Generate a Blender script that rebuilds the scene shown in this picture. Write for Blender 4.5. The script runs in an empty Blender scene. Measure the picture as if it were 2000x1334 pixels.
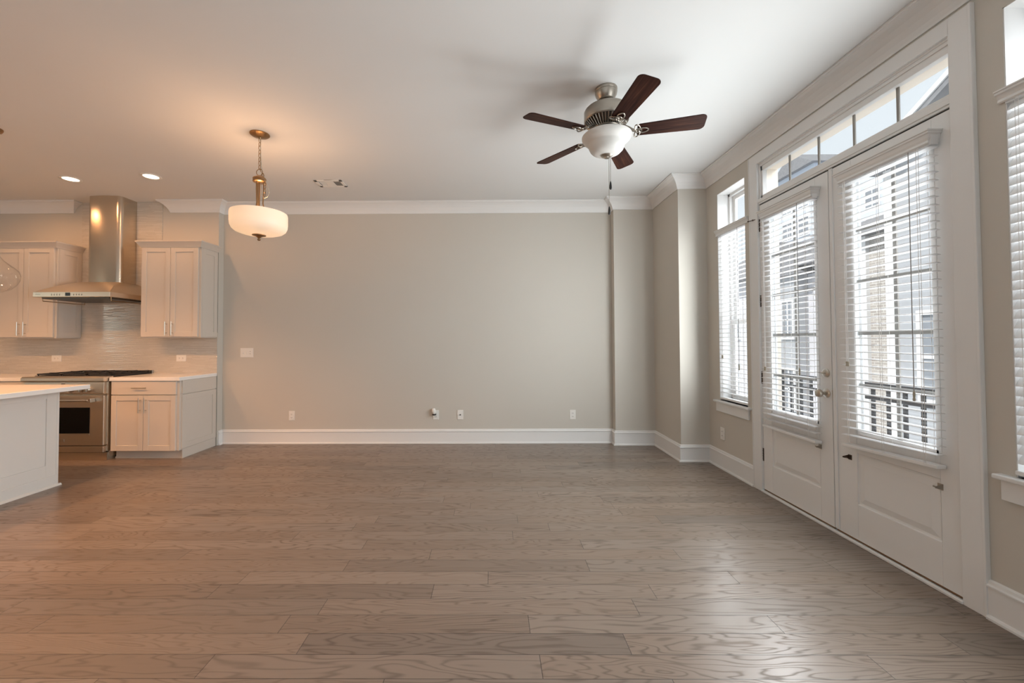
import bpy, bmesh, math, random
from mathutils import Matrix, Vector

# ------------------------------------------------------------------ camera, world, lights, exposure
SC = bpy.context.scene
COL = SC.collection
PI = math.pi

cam_data = bpy.data.cameras.new('camera')
cam = bpy.data.objects.new('camera', cam_data)
COL.objects.link(cam)
cam_data.sensor_width = 36.0
cam_data.lens = 811.57 * 36.0 / 2000.0
cam_data.shift_x = (1000 - 958.70) / 2000.0
cam_data.shift_y = (648.04 - 667.0) / 2000.0
cam_data.clip_start = 0.05
cam_data.clip_end = 300
_r = Vector((0.99997214, 0.00641542, -0.00381612))
_u = Vector((0.00395218, -0.02133062, 0.99976466))
_w = Vector((-0.00633251, 0.99975189, 0.02135538))
cam.matrix_world = Matrix(((_r.x, _u.x, -_w.x, 0), (_r.y, _u.y, -_w.y, 0), (_r.z, _u.z, -_w.z, 1.3071), (0, 0, 0, 1)))
SC.camera = cam

SC.view_settings.view_transform = 'Standard'
SC.view_settings.look = 'None'
SC.view_settings.exposure = 0.0
SC.view_settings.gamma = 1.0
SC.view_settings.use_curve_mapping = False
SC.cycles.use_denoising = True
SC.cycles.max_bounces = 10
SC.cycles.diffuse_bounces = 6
SC.cycles.transparent_max_bounces = 24
SC.cycles.sample_clamp_indirect = 6.0
SC.cycles.blur_glossy = 0.5

world = bpy.data.worlds.new('sky')
SC.world = world
world.use_nodes = True
bg = world.node_tree.nodes['Background']
bg.inputs['Color'].default_value = (0.86, 0.93, 0.97, 1)
bg.inputs['Strength'].default_value = 1.0


def light(name, kind, loc, direction, energy, color, **kw):
    d = bpy.data.lights.new(name, kind)
    d.energy = energy
    d.color = color
    for k, v in kw.items():
        setattr(d, k, v)
    o = bpy.data.objects.new(name, d)
    COL.objects.link(o)
    o.location = loc
    o.rotation_euler = Vector(direction).to_track_quat('-Z', 'Y').to_euler()
    return o


WARM = (1.0, 0.47, 0.19)
light('sun', 'SUN', (0, 0, 20), (0.62, 0.25, -0.74), 4.2, (1.0, 0.96, 0.9), angle=0.02)
# fill lamps added outside made-up rear windows behind the camera
for x, e in ((-2.9, 4), (-0.2, 4)):
    light('rear_window_daylight', 'AREA', (x, -3.75, 1.75), (0, 1, 0.05), e, (1.0, 0.98, 0.96), shape='RECTANGLE', size=2.2, size_y=2.3)
# fill lamps added outside made-up right-wall windows behind the camera
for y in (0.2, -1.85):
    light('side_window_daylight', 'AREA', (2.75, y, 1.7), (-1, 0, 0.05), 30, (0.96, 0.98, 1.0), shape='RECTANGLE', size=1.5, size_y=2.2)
# daylight through the kitchen window in the left wall
light('kitchen_window_daylight', 'AREA', (-8.3, 1.55, 1.58), (1, 0, 0), 17, (0.93, 1.0, 0.86), shape='RECTANGLE', size=.75, size_y=1.05)
# skylight falling steeply on the doors and windows from the open sky above the balcony
light('sky_daylight', 'AREA', (4.0, 3.05, 3.9), (-0.70, 0, -0.72), 170, (0.96, 0.98, 1.0), shape='RECTANGLE', size=3.6, size_y=1.6)
# lamps added just inside the blinds, standing in for door and window daylight
for y, z, w, h, e in ((2.44, 1.6, .48, 1.2, 23), (3.25, 1.6, .48, 1.2, 31), (4.065, 1.6, .36, 1.5, 13), (1.643, 1.6, .36, 1.5, 15)):
    light('window_daylight', 'AREA', (2.326 - .105, y, z), (-1, 0, 0.0), e, (0.93, 0.985, 1.0), shape='RECTANGLE', size=w, size_y=h)

# level daylight behind the blinds
for y, z, w, h, e in ((2.445, 1.53, .48, 1.6, 7), (3.25, 1.53, .48, 1.6, 7), (4.065, 1.75, .36, 2.0, 9), (1.643, 1.75, .36, 2.0, 8)):
    light('glass_daylight', 'AREA', (2.326 + (.11 if w > .4 else .18), y, z), (-1, 0, 0), e, (0.95, 0.98, 1.0), shape='RECTANGLE', size=w, size_y=h)

# ------------------------------------------------------------------ materials


def mat(name, color=(.8, .8, .8), rough=.5, metal=0.0, spec=.5, emit=None, estr=0.0, coat=0.0):
    m = bpy.data.materials.new(name)
    m.use_nodes = True
    b = m.node_tree.nodes['Principled BSDF']
    b.inputs['Base Color'].default_value = (*color, 1)
    b.inputs['Roughness'].default_value = rough
    b.inputs['Metallic'].default_value = metal
    b.inputs['Specular IOR Level'].default_value = spec
    b.inputs['Coat Weight'].default_value = coat
    if emit:
        b.inputs['Emission Color'].default_value = (*emit, 1)
        b.inputs['Emission Strength'].default_value = estr
    return m


class G:
    """tiny node graph helper"""
    def __init__(self, m):
        self.m = m
        self.t = m.node_tree
        self.b = m.node_tree.nodes['Principled BSDF']

    def n(self, typ, **kw):
        o = self.t.nodes.new(typ)
        for k, v in kw.items():
            setattr(o, k, v)
        return o

    def link(self, a, b):
        self.t.links.new(a, b)

    def val(self, sock, v):
        if hasattr(v, 'is_output'):
            self.link(v, sock)
        else:
            sock.default_value = v

    def math(self, op, a, b=0.0, c=None):
        o = self.n('ShaderNodeMath', operation=op)
        self.val(o.inputs[0], a)
        self.val(o.inputs[1], b)
        if c is not None:
            self.val(o.inputs[2], c)
        return o.outputs[0]

    def xyz(self, x, y, z):
        o = self.n('ShaderNodeCombineXYZ')
        for i, v in enumerate((x, y, z)):
            self.val(o.inputs[i], v)
        return o.outputs[0]

    def noise(self, vec, scale=1.0, detail=3.0, rough=.5, dist=0.0):
        o = self.n('ShaderNodeTexNoise')
        self.link(vec, o.inputs['Vector'])
        o.inputs['Scale'].default_value = scale
        o.inputs['Detail'].default_value = detail
        o.inputs['Roughness'].default_value = rough
        o.inputs['Distortion'].default_value = dist
        return o.outputs['Fac']

    def white(self, vec):
        o = self.n('ShaderNodeTexWhiteNoise', noise_dimensions='3D')
        self.link(vec, o.inputs['Vector'])
        return o.outputs['Value']

    def ramp(self, fac, stops):
        o = self.n('ShaderNodeValToRGB')
        self.link(fac, o.inputs['Fac'])
        e = o.color_ramp.elements
        while len(e) > 1:
            e.remove(e[-1])
        e[0].position = stops[0][0]
        e[0].color = (*stops[0][1], 1)
        for p, c in stops[1:]:
            x = e.new(p)
            x.color = (*c, 1)
        return o.outputs['Color']

    def mix(self, fac, a, b, mode='MIX'):
        o = self.n('ShaderNodeMix', data_type='RGBA', blend_type=mode)
        self.val(o.inputs['Factor'], fac)
        for s, v in ((o.inputs[6], a), (o.inputs[7], b)):
            if isinstance(v, tuple):
                s.default_value = (*v, 1)
            else:
                self.link(v, s)
        return o.outputs[2]

    def pos(self):
        return self.n('ShaderNodeNewGeometry').outputs['Position']

    def obj(self):
        return self.n('ShaderNodeTexCoord').outputs['Object']

    def sep(self, v):
        o = self.n('ShaderNodeSeparateXYZ')
        self.link(v, o.inputs[0])
        return o.outputs

    def bump(self, h, strength=.2, dist=.001):
        o = self.n('ShaderNodeBump')
        self.link(h, o.inputs['Height'])
        o.inputs['Strength'].default_value = strength
        o.inputs['Distance'].default_value = dist
        self.link(o.outputs['Normal'], self.b.inputs['Normal'])


def paint(name, color, rough=.6, orange=.06):
    m = mat(name, color, rough, spec=.3)
    g = G(m)
    n = g.noise(g.pos(), 90, 3)
    g.bump(n, orange, .002)
    v = g.noise(g.pos(), .9, 2)
    c = g.mix(v, tuple(x * .97 for x in color), tuple(min(1, x * 1.03) for x in color))
    g.link(c, g.b.inputs['Base Color'])
    return m


def wood_floor():
    m = mat('oak_plank_floor', (.15, .11, .085), .3, spec=.5)
    g = G(m)
    p = g.sep(g.pos())
    PW = .1247
    r0 = g.math('DIVIDE', g.math('SUBTRACT', p[1], 1.634), PW)
    row = g.math('FLOOR', r0)
    fy = g.math('FRACT', r0)
    rnd = g.white(g.xyz(row, 3.7, 1.3))
    rnd2 = g.white(g.xyz(row, 9.1, 4.2))
    ln = g.math('ADD', 1.0, g.math('MULTIPLY', rnd2, .55))
    u = g.math('ADD', g.math('DIVIDE', p[0], ln), g.math('MULTIPLY', rnd, 17.0))
    colm = g.math('FLOOR', u)
    fx = g.math('FRACT', u)
    pid = g.white(g.xyz(row, colm, .5))
    pid2 = g.white(g.xyz(row, colm, 7.5))
    # cathedral grain: level lines of a stretched noise, different in every plank
    gv = g.xyz(g.math('ADD', g.math('MULTIPLY', p[0], 1.5), g.math('MULTIPLY', pid, 71.0)),
               g.math('ADD', g.math('MULTIPLY', p[1], 10.0), g.math('MULTIPLY', pid2, 33.0)), pid)
    n1 = g.noise(gv, 1.0, 2.0, .40, .2)
    freq = g.math('ADD', 55.0, g.math('MULTIPLY', pid2, 60.0))
    rings = g.math('SINE', g.math('MULTIPLY', n1, freq))
    rings = g.math('POWER', g.math('MULTIPLY', g.math('ADD', rings, 1.0), .5), 5.0)
    fine = g.noise(g.xyz(g.math('MULTIPLY', p[0], 5.0), g.math('MULTIPLY', p[1], 160.0), pid), 1.0, 3, .6)
    patch = g.noise(g.xyz(g.math('ADD', g.math('MULTIPLY', p[0], 1.1), g.math('MULTIPLY', pid, 19.0)), g.math('MULTIPLY', p[1], 9.0), pid), 1.0, 2)
    light_ = g.mix(pid, (.248, .201, .166), (.170, .138, .114))
    warm = g.mix(g.math('MULTIPLY', pid2, .45), light_, (.225, .160, .115))
    dark = (.100, .080, .068)
    pid3 = g.white(g.xyz(row, colm, 2.5))
    amt = g.math('MULTIPLY', g.math('MULTIPLY', rings, g.math('MULTIPLY_ADD', pid3, .8, .25)), g.math('MULTIPLY_ADD', patch, 1.05, -.08))
    c = g.mix(g.math('MINIMUM', amt, 1.0), warm, dark)
    c = g.mix(g.math('MULTIPLY', g.math('SUBTRACT', fine, .35), .35), c, (.12, .095, .08))
    # seams
    ey = g.math('MULTIPLY', g.math('MINIMUM', fy, g.math('SUBTRACT', 1.0, fy)), PW)
    ex = g.math('MULTIPLY', g.math('MINIMUM', fx, g.math('SUBTRACT', 1.0, fx)), ln)
    e = g.math('MINIMUM', ey, ex)
    seam = g.math('LESS_THAN', e, .0014)
    c = g.mix(g.math('MULTIPLY', seam, .9), c, (.035, .028, .024))
    g.link(c, g.b.inputs['Base Color'])
    ro = g.math('ADD', .30, g.math('MULTIPLY', rings, .06))
    g.link(ro, g.b.inputs['Roughness'])
    g.link(g.math('MULTIPLY_ADD', rings, -.32, .5), g.b.inputs['Specular IOR Level'])
    edge = g.math('MINIMUM', g.math('DIVIDE', e, .004), 1.0)
    slow = g.noise(g.xyz(g.math('MULTIPLY', p[0], 2.0), g.math('MULTIPLY', p[1], 9.0), pid), 1.0, 2)
    h = g.math('ADD', g.math('MULTIPLY', edge, .6), g.math('ADD', g.math('MULTIPLY', rings, -.35), g.math('MULTIPLY', slow, 2.2)))
    g.bump(h, .22, .0016)
    return m


def mosaic():
    m = mat('linear_glass_mosaic', (.6, .55, .48), .16, spec=.6)
    g = G(m)
    p = g.sep(g.pos())
    ROW = .0118
    r0 = g.math('DIVIDE', p[2], ROW)
    row = g.math('FLOOR', r0)
    fz = g.math('FRACT', r0)
    rnd = g.white(g.xyz(row, 2.2, 5.1))
    ln = g.math('ADD', .10, g.math('MULTIPLY', g.white(g.xyz(row, 8.2, 1.1)), .12))
    u = g.math('ADD', g.math('DIVIDE', p[0], ln), g.math('MULTIPLY', rnd, 9.0))
    fx = g.math('FRACT', u)
    pid = g.white(g.xyz(row, g.math('FLOOR', u), .3))
    pid2 = g.white(g.xyz(row, g.math('FLOOR', u), 4.3))
    c = g.ramp(pid, [(0, (.56, .52, .46)), (.5, (.59, .55, .49)), (1, (.64, .60, .54))])
    e = g.math('MINIMUM', g.math('MULTIPLY', g.math('MINIMUM', fz, g.math('SUBTRACT', 1.0, fz)), ROW),
               g.math('MULTIPLY', g.math('MINIMUM', fx, g.math('SUBTRACT', 1.0, fx)), ln))
    grout = g.math('LESS_THAN', e, .0010)
    c = g.mix(g.math('MULTIPLY', grout, .6), c, (.52, .48, .42))
    g.link(c, g.b.inputs['Base Color'])
    g.link(g.math('ADD', .06, g.math('MULTIPLY', pid2, .12)), g.b.inputs['Roughness'])
    h = g.math('ADD', g.math('MINIMUM', g.math('DIVIDE', e, .003), 1.0), g.math('MULTIPLY', pid2, .8))
    tilt = g.math('MULTIPLY', g.math('SUBTRACT', fz, .5), g.math('SUBTRACT', pid, .5))
    g.bump(g.math('ADD', h, g.math('MULTIPLY', tilt, 1.8)), .75, .0012)
    return m


def brushed(name, color, rough=.28, axis=0):
    m = mat(name, color, rough, 1.0)
    g = G(m)
    p = g.sep(g.obj())
    sc = [60, 60, 60]
    sc[axis] = 1.5
    n = g.noise(g.xyz(g.math('MULTIPLY', p[0], sc[0]), g.math('MULTIPLY', p[1], sc[1]), g.math('MULTIPLY', p[2], sc[2])), 1.0, 2)
    g.link(g.math('ADD', rough - .03, g.math('MULTIPLY', n, .06)), g.b.inputs['Roughness'])
    return m


def blade_wood():
    m = mat('walnut_blade', (.05, .022, .014), .5, spec=.08)
    g = G(m)
    p = g.sep(g.obj())
    u = g.n('ShaderNodeUVMap')
    uv = g.sep(u.outputs[0])
    n = g.noise(g.xyz(g.math('MULTIPLY', uv[0], 3.0), g.math('MULTIPLY', uv[1], 60.0), 0.0), 1.0, 3, .6, .4)
    c = g.ramp(n, [(.3, (.014, .005, .004)), (.55, (.040, .014, .009)), (.75, (.085, .034, .018))])
    g.link(c, g.b.inputs['Base Color'])
    return m


def thin_glass(name, tint=(1, 1, 1), refl=.08, rough=0.0, edge=0.0):
    m = bpy.data.materials.new(name)
    m.use_nodes = True
    t = m.node_tree
    t.nodes.clear()
    out = t.nodes.new('ShaderNodeOutputMaterial')
    mx = t.nodes.new('ShaderNodeMixShader')
    tr = t.nodes.new('ShaderNodeBsdfTransparent')
    tr.inputs[0].default_value = (*tint, 1)
    gl = t.nodes.new('ShaderNodeBsdfGlossy')
    gl.inputs['Roughness'].default_value = rough
    mx.inputs[0].default_value = refl
    if edge:
        lw = t.nodes.new('ShaderNodeLayerWeight')
        lw.inputs['Blend'].default_value = .5
        p = t.nodes.new('ShaderNodeMath')
        p.operation = 'POWER'
        t.links.new(lw.outputs['Facing'], p.inputs[0])
        p.inputs[1].default_value = 4.0
        a = t.nodes.new('ShaderNodeMath')
        a.operation = 'MULTIPLY_ADD'
        t.links.new(p.outputs[0], a.inputs[0])
        a.inputs[1].default_value = edge
        a.inputs[2].default_value = refl
        t.links.new(a.outputs[0], mx.inputs[0])
    t.links.new(tr.outputs[0], mx.inputs[1])
    t.links.new(gl.outputs[0], mx.inputs[2])
    t.links.new(mx.outputs[0], out.inputs[0])
    return m


def frosted(name, color, trans, emit=None, estr=0.0):
    """frosted white glass: diffuse + translucent + soft gloss, lit from inside where the lamp is on"""
    m = mat(name, color, .35, spec=.4, emit=emit, estr=estr)
    t = m.node_tree
    b = t.nodes['Principled BSDF']
    out = t.nodes['Material Output']
    tl = t.nodes.new('ShaderNodeBsdfTranslucent')
    tl.inputs[0].default_value = (*color, 1)
    mx = t.nodes.new('ShaderNodeMixShader')
    mx.inputs[0].default_value = trans
    t.links.new(b.outputs[0], mx.inputs[1])
    t.links.new(tl.outputs[0], mx.inputs[2])
    t.links.new(mx.outputs[0], out.inputs[0])
    return m


def brick_mat():
    m = mat('tan_brick', (.4, .3, .25), .9)
    g = G(m)
    p = g.sep(g.pos())
    b = g.n('ShaderNodeTexBrick')
    g.link(g.xyz(g.math('ADD', p[1], p[0]), p[2], 0.0), b.inputs['Vector'])
    b.inputs['Scale'].default_value = 1
    b.inputs['Brick Width'].default_value = .23
    b.inputs['Row Height'].default_value = .085
    b.inputs['Mortar Size'].default_value = .012
    b.inputs['Color1'].default_value = (.47, .43, .39, 1)
    b.inputs['Color2'].default_value = (.37, .33, .30, 1)
    b.inputs['Mortar'].default_value = (.60, .57, .53, 1)
    g.link(b.outputs[0], g.b.inputs['Base Color'])
    return m


def siding_mat(name, color, pitch=.16):
    m = mat(name, color, .7)
    g = G(m)
    p = g.sep(g.pos())
    f = g.math('FRACT', g.math('DIVIDE', p[2], pitch))
    g.bump(f, .6, .02)
    return m


def roof_mat():
    m = mat('grey_shingle', (.22, .22, .23), .95)
    g = G(m)
    n = g.noise(g.pos(), 6, 3)
    g.link(g.mix(n, (.16, .16, .17), (.30, .30, .31)), g.b.inputs['Base Color'])
    return m


M = {}
M['wall'] = paint('greige_wall_paint', (.56, .53, .475), .65)
M['ceiling'] = paint('ceiling_paint', (.70, .705, .70), .8)
M['trim'] = paint('white_trim_paint', (.75, .75, .74), .38, .02)
M['door'] = paint('white_door_paint', (.76, .76, .75), .42, .03)
M['cabinet'] = paint('light_taupe_cabinet_paint', (.60, .55, .49), .4, .02)
M['island'] = paint('pale_island_paint', (.72, .69, .65), .4, .02)
M['quartz'] = paint('white_quartz', (.84, .82, .79), .16, .0)
M['floor'] = wood_floor()
M['tile'] = mosaic()
M['steel'] = brushed('brushed_stainless', (.66, .59, .50), .34, 0)
M['steel_v'] = brushed('brushed_stainless_upright', (.64, .56, .46), .25, 0)
M['nickel'] = mat('satin_nickel', (.58, .54, .48), .28, 1.0)
M['pewter'] = mat('antique_pewter', (.40, .36, .31), .34, 1.0)
M['dark_pewter'] = mat('dark_pewter', (.10, .09, .08), .4, 1.0)
M['bronze'] = mat('antique_bronze', (.36, .23, .12), .35, 1.0)
M['darkbronze'] = mat('oil_rubbed_bronze', (.06, .035, .025), .45, .8)
M['hinge'] = mat('hinge_bronze', (.09, .065, .05), .4, .7)
M['black_glass'] = mat('black_oven_glass', (.003, .003, .003), .08, spec=.18)
M['black_iron'] = mat('black_cast_iron', (.012, .010, .010), .5)
M['dark'] = mat('dark_gap', (.01, .01, .01), .8)
M['plastic'] = mat('white_plastic', (.78, .76, .72), .35)
M['slot'] = mat('dark_slot', (.08, .07, .06), .6)
M['blade'] = blade_wood()
M['slat'] = frosted('white_blind_slat', (.86, .86, .86), .22)
M['cord'] = mat('white_cord', (.75, .74, .72), .7)
M['darkcord'] = mat('grey_wand', (.30, .29, .28), .5)
M['tassel'] = mat('ivory_tassel', (.42, .38, .30), .5)
M['glass'] = thin_glass('window_glass', (.98, .99, 1.0), .05)
M['globe'] = thin_glass('clear_globe_glass', (.98, .975, .965), .05, .03, .55)
M['bowl'] = frosted('frosted_bowl_glass', (.86, .85, .82), .25)
M['drum'] = frosted('lit_frosted_drum_glass', (.80, .77, .72), .35, (1.0, .72, .47), .33)
M['lens'] = mat('lit_lens', (1, 1, 1), .5, emit=(1.0, .82, .58), estr=9.0)
M['bulb'] = mat('lit_bulb', (1, 1, 1), .5, emit=(1.0, .72, .45), estr=3.0)
M['muntin'] = mat('grey_grille', (.27, .255, .23), .5)
M['rail'] = mat('black_railing', (.05, .05, .055), .5)
M['wand'] = mat('clear_grey', (.5, .5, .5), .3)
M['brick'] = brick_mat()
M['siding'] = siding_mat('grey_siding', (.43, .44, .46))
M['lilac'] = siding_mat('pale_siding', (.66, .65, .68))
M['stucco'] = paint('beige_stucco', (.86, .78, .68), .8)
M['roof'] = roof_mat()
M['extwhite'] = mat('exterior_white', (.78, .78, .78), .6)
M['towerwall'] = mat('pale_tower_wall', (.62, .68, .78), .7)
M['extglass'] = mat('exterior_window_glass', (.26, .28, .31), .3)
M['ground'] = mat('pale_paving', (.55, .53, .50), .9)
M['sweep'] = mat('brown_sweep', (.20, .11, .05), .7)
M['display'] = mat('black_display', (.006, .006, .008), .15)
M['black_plastic'] = mat('black_plastic', (.012, .012, .012), .4)

# ------------------------------------------------------------------ mesh helpers


class MB:
    def __init__(self):
        self.bm = bmesh.new()
        self.smooth = False

    def quadbox(self, pts):
        v = [self.bm.verts.new(p) for p in pts]
        for f in ((0, 3, 2, 1), (4, 5, 6, 7), (0, 1, 5, 4), (1, 2, 6, 5), (2, 3, 7, 6), (3, 0, 4, 7)):
            self.bm.faces.new([v[i] for i in f])
        return self

    def box(self, x0, x1, y0, y1, z0, z1):
        x0, x1 = sorted((x0, x1))
        y0, y1 = sorted((y0, y1))
        z0, z1 = sorted((z0, z1))
        return self.quadbox([(x0, y0, z0), (x1, y0, z0), (x1, y1, z0), (x0, y1, z0), (x0, y0, z1), (x1, y0, z1), (x1, y1, z1), (x0, y1, z1)])

    def boxm(self, mtx, u0, u1, v0, v1, w0, w1):
        p = [(u0, v0, w0), (u1, v0, w0), (u1, v1, w0), (u0, v1, w0), (u0, v0, w1), (u1, v0, w1), (u1, v1, w1), (u0, v1, w1)]
        return self.quadbox([mtx @ Vector(q) for q in p])

    def lathe(self, prof, origin=(0, 0, 0), mtx=None, seg=40, cap=True):
        """prof: [(r, z)] revolved about local Z"""
        self.smooth = True
        M_ = mtx if mtx is not None else Matrix.Translation(origin)
        rings = []
        for r, z in prof:
            if r < 1e-5:
                rings.append([self.bm.verts.new(M_ @ Vector((0, 0, z)))])
            else:
                rings.append([self.bm.verts.new(M_ @ Vector((r * math.cos(2 * PI * k / seg), r * math.sin(2 * PI * k / seg), z))) for k in range(seg)])
        for a, b in zip(rings[:-1], rings[1:]):
            for k in range(seg):
                k2 = (k + 1) % seg
                if len(a) == 1 and len(b) == 1:
                    continue
                if len(a) == 1:
                    self.bm.faces.new((a[0], b[k], b[k2]))
                elif len(b) == 1:
                    self.bm.faces.new((a[k], b[0], a[k2]))
                else:
                    self.bm.faces.new((a[k], b[k], b[k2], a[k2]))
        if cap:
            for r in (rings[0], rings[-1]):
                if len(r) > 1:
                    self.bm.faces.new(r)
        return self

    def tube(self, pts, r, seg=8, closed=False):
        self.smooth = True
        pts = [Vector(p) for p in pts]
        n = len(pts)
        rad = r if isinstance(r, (list, tuple)) else [r] * n
        rings = []
        prev = None
        for i, p in enumerate(pts):
            if closed:
                t = pts[(i + 1) % n] - pts[i - 1]
            else:
                t = pts[min(i + 1, n - 1)] - pts[max(i - 1, 0)]
            t.normalize()
            if prev is None:
                ref = Vector((0, 0, 1)) if abs(t.z) < .9 else Vector((1, 0, 0))
                a = t.cross(ref).normalized()
            else:
                a = (prev - t * prev.dot(t)).normalized()
            prev = a
            b = t.cross(a)
            rings.append([self.bm.verts.new(p + (a * math.cos(2 * PI * k / seg) + b * math.sin(2 * PI * k / seg)) * rad[i]) for k in range(seg)])
        m = n if closed else n - 1
        for i in range(m):
            A_, B_ = rings[i], rings[(i + 1) % n]
            for k in range(seg):
                k2 = (k + 1) % seg
                self.bm.faces.new((A_[k], A_[k2], B_[k2], B_[k]))
        if not closed:
            self.bm.faces.new(rings[0][::-1])
            self.bm.faces.new(rings[-1])
        return self

    def prism(self, poly, d0, d1, mtx):
        """poly in local (u, v), extruded along local w"""
        a = [self.bm.verts.new(mtx @ Vector((u, v, d0))) for u, v in poly]
        b = [self.bm.verts.new(mtx @ Vector((u, v, d1))) for u, v in poly]
        n = len(poly)
        self.bm.faces.new(a[::-1])
        self.bm.faces.new(b)
        for k in range(n):
            self.bm.faces.new((a[k], a[(k + 1) % n], b[(k + 1) % n], b[k]))
        return self

    def sweep(self, prof, path):
        """moulding: prof [(out, z)] closed outline carried along an XY path, outward = right-hand side, corners mitred"""
        P_ = [Vector((x, y)) for x, y in path]
        n = len(P_)
        nor = []
        for i in range(n - 1):
            d = (P_[i + 1] - P_[i]).normalized()
            nor.append(Vector((d.y, -d.x)))
        rings = []
        for i in range(n):
            if i == 0:
                m = nor[0]
            elif i == n - 1:
                m = nor[-1]
            else:
                a, b = nor[i - 1], nor[i]
                m = (a + b) / (1 + a.dot(b))
            rings.append([self.bm.verts.new((P_[i].x + m.x * o, P_[i].y + m.y * o, z)) for o, z in prof])
        k = len(prof)
        for i in range(n - 1):
            for j in range(k):
                self.bm.faces.new((rings[i][j], rings[i][(j + 1) % k], rings[i + 1][(j + 1) % k], rings[i + 1][j]))
        self.bm.faces.new(rings[0])
        self.bm.faces.new(rings[-1][::-1])
        return self

    def build(self, name, material, parent=None, bevel=0.0, uv=None, seg=2):
        bm = self.bm
        bmesh.ops.recalc_face_normals(bm, faces=bm.faces)
        org = Vector((0, 0, 0))
        if parent is not None:
            r = parent
            while r.parent is not None:
                r = r.parent
            org = r.location.copy()
        else:
            lo = Vector((min(v.co.x for v in bm.verts), min(v.co.y for v in bm.verts), min(v.co.z for v in bm.verts)))
            hi = Vector((max(v.co.x for v in bm.verts), max(v.co.y for v in bm.verts), max(v.co.z for v in bm.verts)))
            org = Vector(((lo.x + hi.x) / 2, (lo.y + hi.y) / 2, lo.z))
        if uv:
            lay = bm.loops.layers.uv.new('UVMap')
            for f in bm.faces:
                for l in f.loops:
                    l[lay].uv = uv(l.vert.co)
        for v in bm.verts:
            v.co -= org
        me = bpy.data.meshes.new(name)
        bm.to_mesh(me)
        bm.free()
        me.materials.append(material)
        if self.smooth:
            for p in me.polygons:
                p.use_smooth = True
            me.set_sharp_from_angle(angle=math.radians(38))
        o = bpy.data.objects.new(name, me)
        COL.objects.link(o)
        if parent is not None:
            o.parent = parent
        else:
            o.location = org
        if bevel:
            b = o.modifiers.new('bevel', 'BEVEL')
            b.width = bevel
            b.segments = seg
            b.limit_method = 'ANGLE'
            b.angle_limit = math.radians(50)
        return o


def tag(o, label=None, cat=None, group=None, kind=None):
    if label:
        o['label'] = label
    if cat:
        o['category'] = cat
    if group:
        o['group'] = group
    if kind:
        o['kind'] = kind
    return o


def empty(name, loc, label=None, cat=None, group=None, kind=None):
    o = bpy.data.objects.new(name, None)
    o.empty_display_size = .1
    o.location = loc
    COL.objects.link(o)
    return tag(o, label, cat, group, kind)


def struct(o, label=None, cat=None):
    return tag(o, label, cat, kind='structure')


def frame_mtx(origin, u, v):
    u = Vector(u).normalized()
    v = Vector(v).normalized()
    w = u.cross(v)
    return Matrix(((u.x, v.x, w.x, origin[0]), (u.y, v.y, w.y, origin[1]), (u.z, v.z, w.z, origin[2]), (0, 0, 0, 1)))


def shaker(mb, mtx, w, h, t=.02, stile=.058, rec=.009):
    """a five-piece door: frame of stiles and rails round a sunk flat panel, local u right, v up, w out"""
    mb.boxm(mtx, 0, stile, 0, h, 0, t)
    mb.boxm(mtx, w - stile, w, 0, h, 0, t)
    mb.boxm(mtx, stile, w - stile, 0, stile, 0, t)
    mb.boxm(mtx, stile, w - stile, h - stile, h, 0, t)
    mb.boxm(mtx, stile - .002, w - stile + .002, stile - .002, h - stile + .002, 0, t - rec)
    return mb


# ------------------------------------------------------------------ room dimensions
L, K, P, C, R, S, A, PX = 5.335, 5.237, 5.220, 4.512, 2.326, 2.015, -3.489, 1.519
H = 3.088
XL, YF = -8.0, -3.5

# floor, ceiling, walls
fb = MB().box(XL - .2, R + .17, YF - .2, L + .25, -.12, 0)
struct(fb.build('floor', M['floor']), 'brown oak plank floor running across the whole room', 'floor')
cb = MB().box(XL - .2, R + .2, YF - .2, L + .25, H, H + .15)
struct(cb.build('ceiling', M['ceiling']), 'flat pale ceiling over the whole room', 'ceiling')
struct(MB().box(A - .2, PX + .1, L, L + .2, 0, H).build('wall_back', M['wall']), 'long bare greige wall between kitchen and corner columns', 'wall')
struct(MB().box(XL, A, K, K + .29, 0, H).build('wall_kitchen', M['wall']), 'greige kitchen wall behind the cabinets', 'wall')
wc = MB()
wc.box(PX, S + .05, P, P + .3, 0, H)
wc.box(S, R + .2, C, P + .3, 0, H)
struct(wc.build('wall_corner', M['wall']), 'stepped greige column boxes in the far right corner', 'wall')



def wall_grid(mb, fixed0, fixed1, spans, z1, holes, axis):
    """wall slab between two planes with rectangular holes (a0, a1, z0, z1)"""
    a0, a1 = spans
    cuts = sorted({a0, a1, *[h[0] for h in holes], *[h[1] for h in holes]})
    for c0, c1 in zip(cuts[:-1], cuts[1:]):
        mid = (c0 + c1) / 2
        hz = sorted([(h[2], h[3]) for h in holes if h[0] < mid < h[1]])
        z = 0
        segs = []
        for q0, q1 in hz:
            if q0 > z:
                segs.append((z, q0))
            z = q1
        if z < z1:
            segs.append((z, z1))
        for q0, q1 in segs:
            if axis == 'Y':
                mb.box(fixed0, fixed1, c0, c1, q0, q1)
            else:
                mb.box(c0, c1, fixed0, fixed1, q0, q1)
    return mb


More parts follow.
